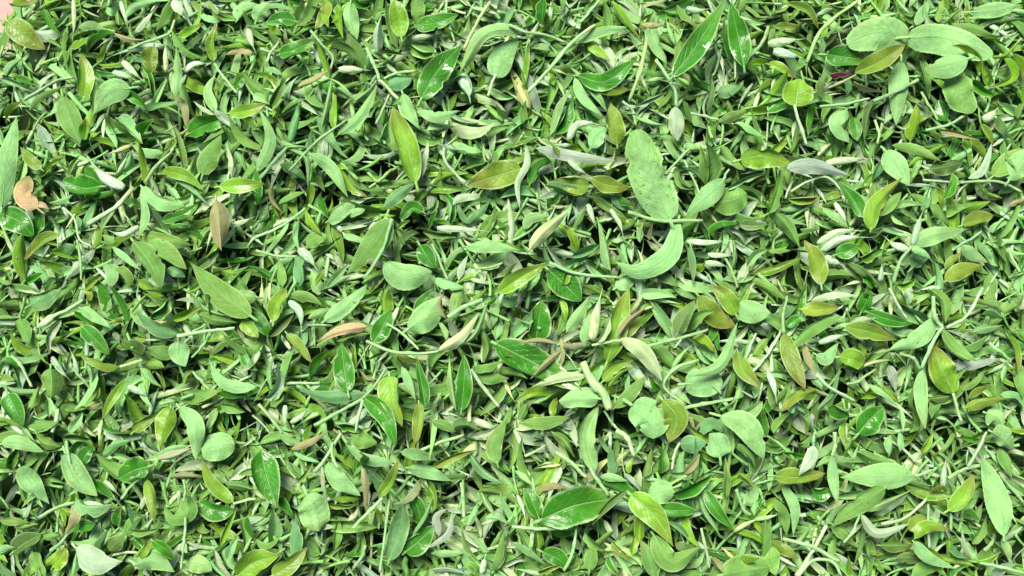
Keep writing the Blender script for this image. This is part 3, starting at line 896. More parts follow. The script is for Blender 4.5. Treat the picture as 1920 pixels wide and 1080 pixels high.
L p 170 1640,940 1720,980 1760,1060
L m 110 1870,560 1890,700 1910,830
L m 90 40,1090 100,1010 180,920
S s 60 0,500 60,400 110,300
B s 50 0,630 40,720 70,880
@0 3
L p 110 10,90 130,80 330,150 h2 #pale leaf at the left edge, low down
U g 130 60,270 80,190 130,110
L m 130 270,10 330,80 450,110
U d 70 470,50 560,40 680,60
U g 130 610,240 640,170 700,110 h1
U g 100 540,190 570,130 640,80
B t 60 780,180 880,90 1060,50 h1
L p 160 490,160 570,330 730,480 h2 #long light leaf in the lower left
S p 56 500,60 510,200 560,300 h2
L p 140 150,260 250,400 370,540 h1 #smooth grey-mint leaf in the lower left
U g 190 1110,260 1000,290 890,350 h2 #fan-shaped vivid leaf in the lower left
L o 90 1100,350 1140,500 1160,690 h1
S p 46 910,500 990,400 1070,330 h1
U g 90 710,380 790,450 880,520
B s 40 780,370 840,420 900,480
L p 130 570,500 650,560 850,540
L s 90 600,540 730,570 870,590 h1
L k 90 560,530 560,640 480,780 h2 #brown-edged narrow leaf in the lower left
S m 60 300,640 420,570 560,530
L s 80 1170,210 1310,180 1440,120 h1
L p 60 1180,180 1290,130 1420,100
L p 210 1510,130 1640,110 1760,90 h1 #broad oval matte leaf in the lower left
L y 110 1750,530 1590,390 1510,200 h2 #yellow-rimmed curved leaf in the lower left
S p 50 1750,540 1830,520 1920,500 h2
U g 150 1490,530 1630,590 1760,590 #deep green leaf under the yellow-rimmed curved leaf
U y 60 1650,860 1700,720 1770,580 h1
L m 130 1390,470 1410,600 1290,650 1230,550 h1 #ring-curled leaf in the lower left
S m 46 1380,360 1390,430 1380,520 h2
S p 50 1390,640 1380,830 1360,1030 h2
L k 60 1270,340 1390,330 1530,340
L s 170 570,870 720,990 920,970 h3 #whitish spotted leaf near the bottom left
L p 140 1010,1000 1150,960 1310,1050 h1
L p 160 1390,980 1490,990 1590,1040
U g 120 1150,820 1240,880 1310,960 h1
U y 100 1060,950 1090,880 1140,800 h1
L t 110 760,900 790,800 810,730
U g 130 590,700 640,700 710,690
L m 90 930,780 1000,670 1110,620
U g 110 880,700 890,620 910,550
U g 100 950,660 1000,600 1050,550
L m 110 960,740 1060,750 1200,720
L m 120 240,900 280,1000 340,1090
U y 150 400,1010 460,930 500,870
L p 90 540,1080 560,1000 570,910
U d 190 100,900 190,830 310,770
S m 60 380,890 460,820 520,740
L m 80 120,720 200,710 290,690
L m 70 0,660 120,670 230,680
B s 46 180,640 220,560 260,490
L m 60 310,790 390,780 460,770
L p 90 1700,960 1740,850 1790,780
U y 190 1780,1080 1900,980 2090,930 h1 #olive-green broad leaf at the bottom edge
U g 90 1850,640 1880,720 1930,800
L m 90 1690,390 1790,400 1900,430
L d 150 820,890 870,830 930,770
@1 3
U g 220 40,140 80,330 160,570 h3 b #vivid glossy leaf with a tiny hole
U g 110 170,500 220,560 280,640
L p 100 170,0 240,60 340,100
L k 60 260,130 400,80 540,0 h1 #brown-purple narrow leaf, lower left middle
L p 60 280,140 380,190 480,230
S p 60 440,300 540,170 640,10 h2
L p 130 540,220 620,370 785,480 h2 #green crescent leaf on a stem, lower left middle
S p 46 570,80 570,190 620,270 h3
L s 60 490,240 490,400 540,540 h2
L p 220 380,470 440,600 470,745 h2 #heart-shaped pale leaf near the bottom
S m 40 450,740 470,800 520,850
L p 90 1030,230 820,200 670,90 h2 #white-rimmed spindle leaf, lower middle
U o 100 920,480 1010,370 1070,210 h3 f.5 #glossy amber-green boat leaf, lower middle
L k 60 800,240 820,420 820,600 h1
L y 60 580,500 680,500 790,500
U o 60 530,540 660,550 770,540
S p 50 730,720 840,590 950,490 h2
U t 150 1000,960 1080,700 1110,440 h2 #teal toothed leaf near the bottom
S p 50 930,1050 970,750 1000,500 h2
U g 170 1120,900 1230,810 1340,700 h1 #flat deep green leaf right of the teal leaf
U g 160 1160,470 1210,560 1240,690
L p 60 1170,790 1270,650 1330,470 h1
L p 110 1140,270 1310,300 1480,370 h1
L p 110 1090,150 1220,200 1370,220 h1
L o 80 1330,260 1490,170 1680,130 h2
L p 80 1600,160 1700,290 1850,390 h1
L m 120 1810,240 1780,100 1880,-100 h2 #upright plain green leaf in the lower middle
S p 50 1540,380 1550,500 1560,640 h1
L q 70 1370,780 1350,640 1440,570 h1 #violet-tinged curled leaf near the bottom middle
L q 50 1290,870 1440,760 1480,560 h1
L t 110 290,930 290,790 290,650 h1
U o 130 120,1080 260,990 390,860 h2 #olive glossy leaf at the bottom edge
U d 190 180,900 90,960 0,1000
L m 110 590,880 600,760 620,640
L p 110 830,760 870,680 890,590
L o 60 890,560 920,640 940,700 h1
L p 90 1020,760 1030,690 1020,630
L m 100 0,800 80,840 190,780
L m 160 720,20 800,50 910,80
L s 60 690,670 750,640 770,560
L m 90 1130,1080 1110,1000 1120,930
L s 70 1310,1030 1440,1020 1590,1070
L p 60 1310,910 1420,920 1560,910
L y 60 1560,990 1640,1030 1640,1080
L m 70 1780,1040 1830,940 1860,750
B s 46 1690,1060 1710,980 1730,890
B p 50 1590,700 1640,600 1680,480
L p 60 1690,450 1740,560 1800,640
L p 90 1720,650 1800,650 1890,690
S m 60 730,1020 800,930 820,850
S p 50 1230,140 1370,80 1560,20
S m 40 180,180 240,280 300,350
L m 50 310,380 370,300 430,230
@2 3
U g 270 220,660 480,550 840,490 h2 #largest glossy green leaf near the bottom
L d 80 860,430 720,540 600,700 h3
U y 180 890,470 1070,630 1210,860 h3 #yellow-bronze leaf in the lower right middle
L p 170 1210,420 1110,460 1010,510 h2 #small round pale leaf above the yellow-bronze leaf
U g 130 1110,580 1230,590 1370,590 h1 #deep green leaf right of the yellow-bronze leaf
U g 130 1210,480 1360,400 1510,310 h1
S y 50 1170,400 1260,350 1330,310 h2
L k 90 1290,310 1360,240 1410,160 h2
U g 110 1440,430 1540,600 1660,730 h2 #dark leaf with frayed pale rim, lower right
L p 60 1400,470 1450,620 1570,790 h1
L m 150 1060,770 1200,970 1420,860 h2 f-.4 #sagging crescent leaf near the bottom
L d 90 1220,850 1310,870 1410,860
S s 40 1420,720 1450,870 1480,1020 h1
S m 70 590,270 640,370 720,480 h3
L m 100 300,0 400,70 470,190 h1
S p 60 330,150 440,230 560,340 h1
L p 80 430,260 460,340 490,410
U g 150 200,640 150,520 100,420
S p 60 0,710 150,715 450,720
S m 60 390,1040 450,900 480,710 h1
L y 60 200,880 190,770 180,680
S p 70 140,880 150,770 150,650
L p 60 0,830 110,900 260,1000
U g 150 230,900 340,950 420,1020
U o 90 200,1060 280,1020 370,1000
L m 110 580,1040 590,950 620,850 h1 #small matte oval leaf near the bottom
L m 110 550,750 620,820 700,890
L o 80 750,820 830,900 890,970
L m 120 1060,1090 1030,960 960,800
U g 100 730,920 780,1000 810,1080
L s 60 690,660 740,730 770,800
L y 110 900,920 910,830 920,770
L p 90 20,290 70,350 150,400
L k 60 190,430 310,400 440,430
L p 70 660,340 770,350 870,370
L s 90 840,310 900,380 960,440
L y 90 870,310 900,240 940,180
S s 60 740,0 740,80 740,140
L t 90 760,320 750,220 730,100
S w 70 780,-10 860,40 920,180 h1
L m 100 990,340 1010,240 1050,120
L m 120 1090,300 1110,190 1130,70
L t 130 1260,90 1350,90 1460,80 h1 #small teal leaf in the lower right middle
L p 180 1560,190 1540,80 1480,10 h1 #heart-shaped light leaf in the lower right middle
L m 80 1600,490 1610,330 1600,180
L m 110 1690,90 1790,190 1820,260
S s 50 1200,280 1220,180 1260,80
L o 80 1700,310 1770,360 1820,420
S p 50 1680,430 1730,570 1790,620
L m 110 1870,1000 1890,880 1900,650
L m 230 1590,1070 1750,1030 1930,1010 h1 #broad matte leaf cut by the bottom edge
L k 90 1500,940 1550,1010 1600,1080
L p 60 1170,670 1260,720 1350,820
@3 3
U o 140 50,330 230,340 430,310 h1 #amber leaf under a silvery bud, lower right
L s 100 340,100 320,200 230,330 h2
S p 50 350,0 345,100 h2
L p 90 480,170 490,370 520,540 h2 #slim pale leaf hanging on a stem, lower right
S m 60 500,0 500,100 480,180 h2
L p 190 1100,330 830,320 540,340 h3 #wide pale leaf with browned tip, lower right
S p 60 1100,330 1170,310 1230,290 h3
L m 120 680,150 790,200 950,230 h1
L m 160 880,420 640,560 480,710 h2 #green leaf below the browned-tip leaf
L p 70 720,590 900,520 1090,430 h1
L s 80 700,620 820,760 1060,690 h2 f-.6 #silvery crescent near the lower right
S s 46 850,690 1030,640 1190,500 h1
L p 170 1770,780 1730,500 1610,190 h3 #big smooth leaf by the lower right edge
S m 60 1350,350 1470,290 1610,250 h1
S s 60 1500,260 1580,130 1640,0 h1
B s 46 1310,420 1320,300 1340,170 h1
U y 130 1350,590 1470,480 1540,320 h2 #curled olive-yellow leaf in the lower right
U o 70 1340,450 1280,440 1210,450 h1
S m 50 1300,440 1360,560 1370,740 h1
L y 100 1100,800 1190,710 1360,730 h2 #arched yellow-green leaf in the lower right
L p 50 1230,550 1350,620 1490,670
L p 100 1090,820 1200,940 1420,1030 h2 #light leaf below the arched yellow-green leaf
U g 150 330,470 400,470 470,450
L p 90 110,400 200,570 190,780 h1 #slender boat leaf in the lower right
L m 90 40,510 120,620 140,780
S p 60 110,800 330,850 540,970 h1
L o 100 20,820 120,870 230,950
S s 60 210,1080 340,900 440,700
S p 50 220,1090 340,970 480,980 550,1080 h1
L m 130 480,690 580,750 680,870
S p 40 570,830 640,740 690,620
L m 110 830,850 960,850 1090,850
L o 60 760,890 820,900 880,920
L d 110 950,950 1060,940 1180,960
U o 120 1060,740 1110,690 1170,620
S s 50 1210,870 1200,700 1200,540
L m 90 1530,840 1590,750 1640,620
L t 110 1380,850 1430,900 1500,950
L s 60 1540,970 1490,850 1450,720 h1
L y 60 1560,970 1650,950 1750,900 h1
S m 56 1620,890 1680,830 1700,760
L p 80 1750,800 1790,880 1820,960
L m 130 1080,1080 1180,1030 1310,1000
S p 50 1590,980 1750,1010 1920,1060 h1
L p 180 1680,0 1770,60 1840,130 h1
L m 90 1730,120 1790,230 1830,350
S m 50 1740,320 1830,440 1910,530
L p 70 990,0 1000,80 990,150 h1
U y 80 1150,160 1190,80 1240,0
L p 110 910,170 930,90 920,20
U g 70 100,150 190,180 290,190
L m 80 250,110 290,60 330,20
U g 100 1470,590 1530,640 1590,660
L m 160 0,860 20,980 60,1080
"""
items = []; ox = oy = 0
for ln in DATA.strip().splitlines():
    if ln[0] == '@':
        a, b = ln[1:].split(); ox, oy = 480 * int(a), 270 * int(b); continue
    txt = None
    if '#' in ln: ln, txt = ln.split('#'); txt = txt.strip()
    tk = ln.split(); it = dict(kind=tk[0], col=tk[1], w=float(tk[2]) / 4, lay=0, f=None, b=False, text=txt, pts=[])
    for s in tk[3:]:
        if ',' in s: x, y = s.split(','); it['pts'].append((ox + float(x) / 4, oy + float(y) / 4))
        elif s[0] == 'h': it['lay'] = float(s[1:])
        elif s[0] == 'f': it['f'] = float(s[1:])
        elif s == 'b': it['b'] = True
    P = np.array(it['pts']); it['P'] = P; it['len'] = np.linalg.norm(np.diff(P, axis=0), axis=1).sum()
    it['area'] = it['len'] * it['w'] * 0.7; it['mid'] = P.mean(0); items.append(it)
# pieces that grow from one another: a blade's or bud's base (or a stalk's end) at a stalk's end
par = list(range(len(items)))
def root(i):
    while par[i] != i: i = par[i]
    return i
for i, a in enumerate(items):
    if a['kind'] != 'S': continue
    for j, b in enumerate(items):
        if i == j: continue
        ends = (b['P'][0], b['P'][-1]) if b['kind'] == 'S' else (b['P'][0],)
        if b['kind'] == 'S' and j < i: continue
        if min(np.linalg.norm(e - f) for e in ends for f in (a['P'][0], a['P'][-1])) < 9.0: par[root(j)] = root(i)
groups = {}
for i in range(len(items)): groups.setdefault(root(i), []).append(i)

def build_item(it, z0, res=1.0):
    """geometry of one piece; z0 its lift above the heap; returns list of (role, arrays)"""
    P, k = it['P'], it['kind']; out = []
    n = max(8, int((26 if it['w'] > 34 else 18) * res))
    Lpx = spline(P, n); v = np.linspace(0, 1, n); lm = it['len'] * PXM
    if k in 'LU':
        tip = R.uniform(-0.20, 0.24) * lm * (.5 if it['text'] else 1); arch = R.uniform(0.0, 0.12) * lm * (.5 if it['text'] else 1)
        if it['shoot']: dz = z0 + tip * v ** 1.5 + arch * np.sin(np.pi * v)
        else: dz = z0 + tip * (v - .5) + arch * np.sin(np.pi * v)
        dz = dz + R.uniform(0, .03) * lm * np.sin(v * R.uniform(6, 11) + R.uniform(0, 6))
    elif k == 'B': dz = z0 + R.uniform(-.08, .12) * lm * v + R.uniform(0, .06) * lm * np.sin(np.pi * v)
    else: dz = z0 + R.uniform(0, .05) * lm * np.sin(np.pi * v) + (0 if it['shoot'] else R.uniform(-.05, .05) * lm) * (v - .5)
    L = np.array([place(x, y, d) for (x, y), d in zip(Lpx, dz)])
    half = it['w'] * PXM / 2 * (.88 if k in 'LU' and it['w'] < 30 else 1)
    if k in 'LU':
        up = CAM - L.mean(0); up /= np.linalg.norm(up); up = up * .6 + np.array((0, 0, .4)); up /= np.linalg.norm(up)
        slim = it['w'] / it['len']
        if k == 'L':
            fold = it['f'] if it['f'] is not None else R.uniform(-.45, -.05)
            rim = [-R.uniform(0, .7), R.uniform(-.7, .7)]
            if R.random() < .22 and it['w'] < 45: rim[int(R.integers(2))] = R.uniform(3.0, 6.0)
        else:
            fold = it['f'] if it['f'] is not None else R.uniform(.12, .42); rim = [R.uniform(0, 1.0), R.uniform(0, 1.0)]
            if R.random() < .55: rim[int(R.integers(2))] = R.uniform(3.5, 6.5)
        roll_ = R.uniform(-.30, .30) * (.35 if it['text'] else 1)
        if it['f'] is None and it['w'] < 33 and not it['text'] and R.random() < .66:
            fold = R.uniform(.7, 1.8) * (-1 if (k == 'L' and R.random() < .7) else 1); roll_ = R.uniform(-.75, .75); half *= .82
        pw = (R.uniform(.55, .80), R.uniform(.90, 1.30)) if slim < .5 else (R.uniform(.50, .66), R.uniform(.72, 1.05))
        if it['w'] > 50 and k == 'L': pw = (R.uniform(.36, .46), R.uniform(.42, .55))
        tipc = None
        if it['col'] in 'oky' and R.random() < .8: tipc = (np.array((0.30, 0.20, 0.055)) * R.uniform(.7, 1.2), R.uniform(.25, .85))
        elif it['col'] not in 'swq' and R.random() < .35: tipc = (np.array(((0.36, 0.44, 0.10), (0.22, 0.46, 0.07), (0.30, 0.22, 0.06))[int(R.integers(2 if it['text'] else 3))]), R.uniform(.15, .5))
        if slim > .45 and not it['text']: half *= .82
        bites = []
        if it['b']:
            sd_ = int(R.integers(2)); bites = [(sd_, .42, .05, .30), (sd_, .55, .06, .22), (1 - sd_, .70, .05, .25)]
        elif R.random() < .25: bites = [(int(R.integers(2)), R.uniform(.3, .8), R.uniform(.03, .06), R.uniform(.15, .4))]
        hole = None; nu = 10 if it['w'] > 34 else 8
        if it['text'] and 'hole' in it['text']:
            bites = []; n2 = len(L); hole = [(int(n2 * .55), 7), (int(n2 * .55) + 1, 7)]
        big = it['w'] > 34
        if big: L = spline(L[::3] if (n - 1) % 3 == 0 else L, 48)
        a = blade(L, half, tint(it['col'], .07 if it['text'] else .16), tint(BACK[it['col']]), fold, roll_, R.uniform(-.6, .6), rim, R.uniform(.06, .30), pw, bites,
                  16 if big else 0, nu, hole, 0.00026, up, R.uniform(0, 6), R.uniform(-.22, .22) * (.4 if it['text'] else 1), tipc, R.uniform(-1, 1), R.uniform(.025, .06) if big else 0)
        out.append(('blade', a[:4], 0))
        mid, nn, S = a[4]
        if it['w'] > 24 and res >= 1:
            c = tint(it['col'], .05); mx = .25 if k == 'L' else .5; c[:3] = c[:3] * (1 - mx) + mx * np.array((0.40, 0.62, 0.28)); c[3] = .2
            r = half * 0.036 * np.power(np.linspace(1, .12, len(L)), .8) + 0.00006
            e = slice(1, -2)
            out.append(('midrib', tube(mid[e] + nn[e] * 0.00013, r[e], c, 6, .75, 0, 0, up), 1))
            if not it['shoot'] and hole is None:
                T0 = mid[0] - mid[2]; T0 /= np.linalg.norm(T0) + 1e-9; l = half * R.uniform(.35, .8)
                pl = np.array([mid[1] + T0 * l * q - np.array((0, 0, 1)) * l * .25 * q * q for q in np.linspace(0, 1.25, 5)])
                out.append(('petiole', tube(pl, np.linspace(half * .085, half * .11, 5) + .0001, c, 6, .8), 1))
    elif k == 'B':
        L = spline(L, 14)
        out.append(('bud', tube(L, bud_radius(14, half), tint(it['col']), 10, .62, R.uniform(-.4, .4), .10), 1))
        # the outer wrapping leaflet whose edge shows as a seam along the bud
        Lw = L[:11].copy(); Lw[:, 2] += half * .30
        b = blade(Lw, half * .92, tint(it['col']), tint(BACK[it['col']]), -.55, R.uniform(-.6, .6), 0, (0, 0), .05, (.35, .8), (), 0, 4)
        out.append(('bud_scale', b[:4], 0))
    else:
        r = np.linspace(1.0, R.uniform(.72, .95), n) * half * .50
        r = r * (1 + .08 * np.sin(v * 7 + R.uniform(0, 6)) + .35 * np.exp(-((v - R.uniform(.3, .8)) / .05) ** 2))
        L = L + np.cumsum(R.normal(0, .00010, L.shape), 0) * (np.sin(np.pi * v) ** .5)[:, None]
        cut = tint('w') if R.random() < .6 else tint('k')
        sc_ = tint(it['col']); sc_ = sc_ if it['col'] in 'kow' else sc_ * .55 + .45 * tint('s')
        out.append(('stem', tube(L, r, sc_, 8, .85, R.uniform(0, 3), .07, tipcol=None if it['shoot'] else cut), 1))
    return out

STUFF = []
def add_stuff(arr): STUFF.append(arr)
# which ones stay things of their own: the 300 largest loose blades, all shoots, buds and stalks
loose = [g[0] for g in groups.values() if len(g) == 1 and items[g[0]]['kind'] in 'LU']
loose.sort(key=lambda i: -items[i]['area'] - (1e6 if items[i]['text'] else 0))
keep = set(loose[:300])
LAYER = 0.0030
things = []
NOUN = {'leaf': 'leaf', 'bud': 'rolled bud', 'twig': 'bare twig', 'shoot': 'leafy shoot'}
WORD = {'p': 'pale mint', 'm': 'mid green', 'd': 'dull dark green', 'g': 'deep green', 'y': 'yellow-green', 'o': 'olive-amber', 's': 'silvery',
        'k': 'tan', 't': 'blue-green', 'w': 'cream', 'q': 'grey', 'r': 'maroon', 'a': 'peach'}
def link_part(name, arr, mi, parent, origin):
    v, q, c, uv = arr
    me = to_mesh(name, [(v - origin, q, c, uv, 0)], [(LEAF, STALK)[mi]])
    o = bpy.data.objects.new(name, me); COL.objects.link(o)
    if parent is not None: o.parent = parent
    return o
for rt, g in groups.items():
    shoot = len(g) > 1
    lay = max(items[i]['lay'] for i in g); z0 = 0.0042 + lay * LAYER + R.uniform(-.0006, .0012)
    for i in g: items[i]['shoot'] = shoot
    if not shoot:
        it = items[g[0]]
        if it['kind'] in 'LU' and g[0] not in keep:
            for role, arr, mi in build_item(it, z0, .7): add_stuff(arr + (mi,))
            continue
        parts = build_item(it, z0); org = parts[0][1][0].mean(0); org = np.array((org[0], org[1], parts[0][1][0][:, 2].min()))
        cat = {'L': 'leaf', 'U': 'leaf', 'B': 'bud', 'S': 'twig'}[it['kind']]
        nm = {'leaf': 'tea_leaf', 'bud': 'tea_bud', 'twig': 'tea_twig'}[cat]
        o = None
        for role, arr, mi in parts:
            if o is None: o = link_part(nm, arr, mi, None, org); o.location = org
            else: link_part(role, arr, mi, o, org)
        things.append(dict(o=o, cat=cat, col=it['col'], mid=it['mid'], text=it['text'], area=it['area']))
    else:
        mid = np.mean([items[i]['mid'] for i in g], 0); c0 = place(mid[0], mid[1], 0)
        o = bpy.data.objects.new('tea_shoot', None); COL.objects.link(o); o.location = c0; o.empty_display_size = .005
        for i in g:
            top = None
            for role, arr, mi in build_item(items[i], z0):
                if top is None: top = link_part('leaf' if role == 'blade' else role, arr, mi, o, c0)
                else: link_part(role, arr, mi, top, c0)
        texts = sorted([(-items[i]['area'], items[i]['text']) for i in g if items[i]['text']])
        lv = [items[i] for i in g if items[i]['kind'] in 'LU']; bd = sum(items[i]['kind'] == 'B' for i in g)
        main = max((items[i] for i in g), key=lambda a: a['area'])
        if not lv and not bd: cat = 'twig'; o.name = 'tea_twig'
        else: cat = 'shoot'
        things.append(dict(o=o, cat=cat, col=main['col'], mid=mid, text=texts[0][1] if texts else None, area=sum(items[i]['area'] for i in g), nl=len(lv), nb=bd, multi=True))
# descriptions: landmarks carry their own, the others say where they lie from the nearest landmark
marks = [t for t in things if t['text']]
ORD = ('nearest', 'second nearest', 'third nearest', 'fourth nearest', 'fifth nearest', 'sixth nearest')
def side(d):
    return ('right of' if d[0] > 0 else 'left of') if abs(d[0]) > abs(d[1]) else ('below' if d[1] > 0 else 'above')
used = set(); SMALL = {0: 'no', 1: 'one leaf', 2: 'two leaves', 3: 'three leaves', 4: 'four leaves', 5: 'five leaves'}
def what(t): return WORD[t['col']] + ' ' + NOUN[t['cat']]
for t in things:
    if t['text']:
        s = t['text']
        if t['cat'] == 'shoot' and 'shoot' not in s: s = 'shoot bearing the ' + s
        t['short'] = t['text']; t['label'] = s; used.add(s)
for t in things:
    if t['text']: continue
    best = []
    for m in marks:
        d = t['mid'] - m['mid']; sd_ = side(d); dist = np.hypot(*d)
        if dist > 420: continue
        rank = sum(1 for q in things if q is not t and what(q) == what(t) and side(q['mid'] - m['mid']) == sd_ and np.hypot(*(q['mid'] - m['mid'])) < dist)
        if rank < 6: best.append((rank * 60 + dist, rank, sd_, m))
    best.sort(key=lambda b: b[0])
    for _, rank, sd_, m in best:
        s = f"{ORD[rank]} {what(t)} {sd_} the {m['short']}"
        if s not in used and len(s.split()) <= 16: break
    t['label'] = s; used.add(s)
GROUP = {'leaf': 'loose leaves on top of the heap', 'bud': 'rolled buds on top of the heap', 'twig': 'bare twigs on top of the heap', 'shoot': 'leafy shoots on top of the heap'}
for t in things:
    t['o']['label'] = t['label']; t['o']['category'] = t['cat']; t['o']['group'] = GROUP[t['cat']]

# ------------------------------------------------------------------ the rest of the heap: thousands of small leaves, buds and stalk bits below and between
CODES = list('pmdgyosktwq'); PR = np.array((.30, .22, .06, .12, .07, .05, .09, .03, .04, .01, .01)); PR /= PR.sum()
def template(kind):
    if kind == 'leaf':
        n = 8; v = np.linspace(-.5, .5, n); bend = R.uniform(-.8, .8); L = np.stack([v, bend * (v * v - .1) + R.uniform(-.3, .3) * v ** 3, R.uniform(-.9, .5) * (v * v - .08) + R.uniform(-.8, .8) * v ** 3], 1)
        a = blade(L, R.uniform(.042, .130), np.ones(4), np.ones(4), R.uniform(-1.8, 1.6), 0, R.uniform(-2.0, 2.0), (R.uniform(-3, 5), R.uniform(-3, 5)), R.uniform(.05, .3),
                  (R.uniform(.5, .85), R.uniform(.8, 1.45)), (), 0, 4, None, .008, (0, 0, 1.0), R.uniform(0, 6), R.uniform(-.4, .4), None, R.uniform(-1, 1))
        return a[0], a[1], a[3], 0, np.r_[np.zeros(len(a[0]) // 2, int), np.ones(len(a[0]) // 2, int)]
    n = 7; v = np.linspace(-.5, .5, n); L = np.stack([v, R.uniform(-.4, .4) * v * v, R.uniform(-.3, .15) * v * v], 1)
    if kind == 'bud': r = bud_radius(n, R.uniform(.04, .075)); a = tube(L, r, np.ones(4), 6, .65, 0, .12)
    else: a = tube(L, np.linspace(1, .7, n) * R.uniform(.022, .038), np.ones(4), 6, .9, 0, .08)
    return a[0], a[1], a[3], 1, np.zeros(len(a[0]), int)
TP = {'leaf': [template('leaf') for _ in range(140)], 'bud': [template('bud') for _ in range(25)], 'stem': [template('stem') for _ in range(20)]}
def sprig():
    """a small plucked shoot: stalk, two or three slender leaves fanning from its tip, and the bud between them"""
    out = []; v = np.linspace(0, 1, 6); c = R.uniform(-.25, .25)
    S_ = np.stack([-.37 + .32 * v, c * (v - 1) ** 2 * .5, R.uniform(-.15, .1) * (1 - v)], 1)
    out.append(tube(S_, np.linspace(.022, .015, 6), np.ones(4), 5, .9)[:4] + (1, 's'))
    k = int(R.integers(2, 4)); side_ = 1 if R.random() < .5 else -1
    for j in range(k):
        a = side_ * (-1) ** j * R.uniform(.2, .95); l = R.uniform(.45, .75); x0 = -.05 - .12 * (j == 2)
        q = np.linspace(0, 1, 7); cur = R.uniform(-1.4, 1.4)
        ang = a + cur * q; dx = np.cumsum(np.cos(ang)) * l / 7; dy = np.cumsum(np.sin(ang)) * l / 7
        L = np.stack([x0 + dx - dx[0], dy - dy[0], R.uniform(-.05, .22) * q + R.uniform(-.3, .1) * q * q], 1)
        b = blade(L, R.uniform(.035, .085), np.zeros(4), np.ones(4), R.uniform(-1.5, 1.5), R.uniform(-.5, .5), R.uniform(-1.2, 1.2), (R.uniform(-2, 4), R.uniform(-2, 4)), R.uniform(.05, .25),
                  (R.uniform(.5, .8), R.uniform(.8, 1.3)), (), 0, 4, None, .006, (0, 0, 1.0), R.uniform(0, 6), R.uniform(-.3, .3), None, R.uniform(-1, 1))
        out.append(b[:4] + (0, 'l'))
    q = np.linspace(0, 1, 6); B_ = np.stack([-.05 + q * .36, R.uniform(-.1, .1) * q * q, .03 + R.uniform(0, .1) * q], 1)
    out.append(tube(B_, bud_radius(6, .03), np.ones(4), 6, .7, 0, .1)[:4] + (1, 'b'))
    return out
SPRIGS = [sprig() for _ in range(60)]
def scatter_sprigs(n, depth, tilt, smin, smax):
    for _ in range(n):
        x, y = R.uniform(-.35, .365), R.uniform(-.245, .285)
        if (x - E0[0]) * EN[0] + (y - E0[1]) * EN[1] > .004: continue
        z = float(bed(x, y)) - depth + R.uniform(-.0015, .0015); s = R.uniform(smin, smax)
        M = np.array(Matrix.Rotation(R.uniform(0, 6.283), 3, 'Z') @ Matrix.Rotation(R.normal(0, tilt), 3, 'Y') @ Matrix.Rotation(R.normal(0, tilt * 1.8) + (np.pi if R.random() < .4 else 0), 3, 'X'))
        for (V, q, c, uv, mi, role) in SPRIGS[int(R.integers(60))]:
            if role == 'l':
                n2 = len(V) // 2; cc = np.vstack([np.tile(tint('sw'[int(R.random() < .3)] if R.random() < .45 * math.exp(-((x - .012) / .060) ** 2) else ('p', 'm', 'p', 'm', 's', 'y')[int(R.integers(6))]), (n2, 1)), np.tile(tint(('g', 'm', 'y', 'p', 'm')[int(R.integers(5))]), (n2, 1))])
            else: cc = np.tile(tint(('s', 'p', 'w')[int(R.integers(3))]) if role == 'b' else tint('p') * .6 + .4 * tint('m'), (len(V), 1))
            uv = uv.copy(); uv[:, 2] += R.uniform(0, 90)
            add_stuff(((V * s) @ M.T + (x, y, z), q, cc, uv, mi))
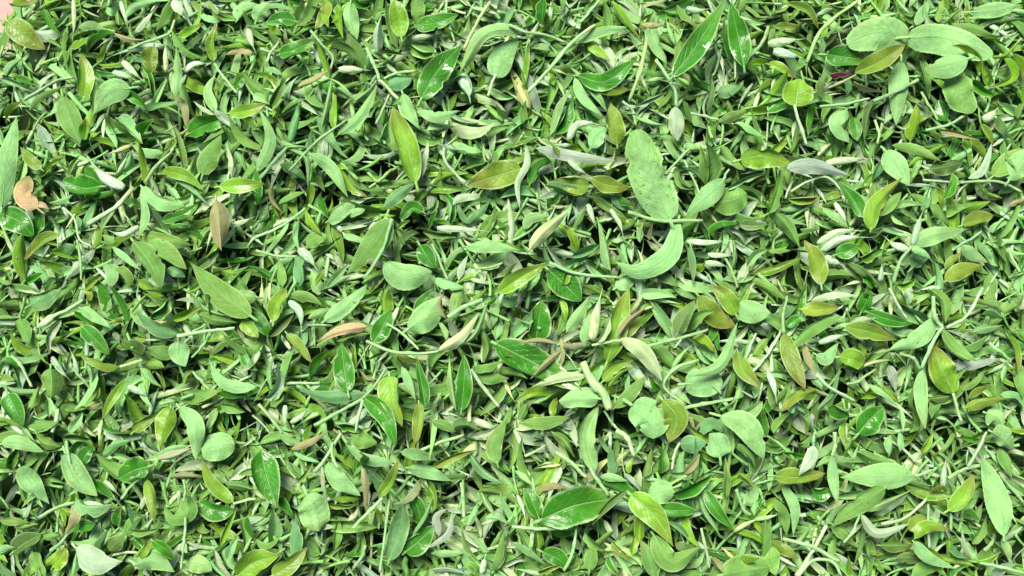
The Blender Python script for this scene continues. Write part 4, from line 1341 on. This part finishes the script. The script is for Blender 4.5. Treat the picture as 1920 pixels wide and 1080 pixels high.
def scatter(n, depth, tilt, smin, smax, pale=0.0):
    x = R.uniform(-.355, .37, n); y = R.uniform(-.25, .29, n)
    d = (x - E0[0]) * EN[0] + (y - E0[1]) * EN[1]
    for i in range(n):
        if d[i] > .021 + R.normal(0, .004): continue
        z = float(bed(x[i], y[i])) - depth + R.uniform(-.002, .002)
        if z < .002: z = .002 + R.uniform(0, .003)
        kind = ('leaf', 'leaf', 'leaf', 'leaf', 'leaf', 'leaf', 'leaf', 'bud', 'bud', 'stem')[int(R.integers(10))]
        V, q, uv, mi, sidex = TP[kind][int(R.integers(len(TP[kind])))]
        s = R.uniform(smin, smax) * (1 if kind == 'leaf' else 1.05)
        rz = R.uniform(0, 2 * np.pi); ry = R.normal(0, tilt); rx = R.normal(0, tilt * 1.7) + (np.pi if R.random() < .45 else 0)
        M = (Matrix.Rotation(rz, 3, 'Z') @ Matrix.Rotation(ry, 3, 'Y') @ Matrix.Rotation(rx, 3, 'X'))
        W = (V * np.array((s, s * R.uniform(.75, 1.25), s))) @ np.array(M).T + (x[i], y[i], z)
        if kind == 'leaf':
            up_, dn = tint(('g', 'g', 'y', 'm', 'm', 'p')[int(R.integers(6))]), tint(('p', 'p', 'm', 'm', 'm', 'p', 't', 'y', 'p', 's')[int(R.integers(10))])
            if R.random() < pale + .50 * math.exp(-((x[i] - .012) / .060) ** 2): dn = tint(('s', 'p', 's', 'w')[int(R.integers(4))]); up_ = tint(('p', 'm', 's')[int(R.integers(3))])
            cc = np.where(sidex[:, None] == 0, dn, up_)
        else: cc = np.tile(tint(('s', 's', 'p', 'm', 'p', 'm', 'w', 's')[int(R.integers(8))]), (len(V), 1))
        uv = uv.copy(); uv[:, 2] += R.uniform(0, 90)
        add_stuff((W, q, cc, uv, mi))
scatter(1700, .0008, .22, .008, .018, .45)
scatter(500, .0012, .20, .019, .031, .10)
scatter_sprigs(1900, .0015, .17, .028, .046)
scatter_sprigs(500, .0065, .25, .030, .050)
scatter(5600, .0030, .27, .012, .027, .15)
scatter(4000, .0085, .36, .014, .031)
scatter(2000, .0165, .40, .014, .030)
# packed inside of the heap, shade of the gaps painted into its dark tint
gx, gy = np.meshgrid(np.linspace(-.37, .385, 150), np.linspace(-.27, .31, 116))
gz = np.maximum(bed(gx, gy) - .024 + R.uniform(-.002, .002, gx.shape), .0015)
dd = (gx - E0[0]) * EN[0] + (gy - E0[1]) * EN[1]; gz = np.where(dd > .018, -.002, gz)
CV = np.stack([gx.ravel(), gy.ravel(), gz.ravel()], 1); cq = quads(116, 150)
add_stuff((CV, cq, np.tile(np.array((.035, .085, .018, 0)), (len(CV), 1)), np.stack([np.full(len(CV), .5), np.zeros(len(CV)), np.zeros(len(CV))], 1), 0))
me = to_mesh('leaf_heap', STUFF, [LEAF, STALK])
ho = bpy.data.objects.new('leaf_heap', me); COL.objects.link(ho)
ho['kind'] = 'stuff'; ho['category'] = 'leaf heap'; ho['label'] = 'dense heap of small plucked green leaves, buds and stalks'
print('things', len(things), 'heap tris', len(me.polygons) * 2)
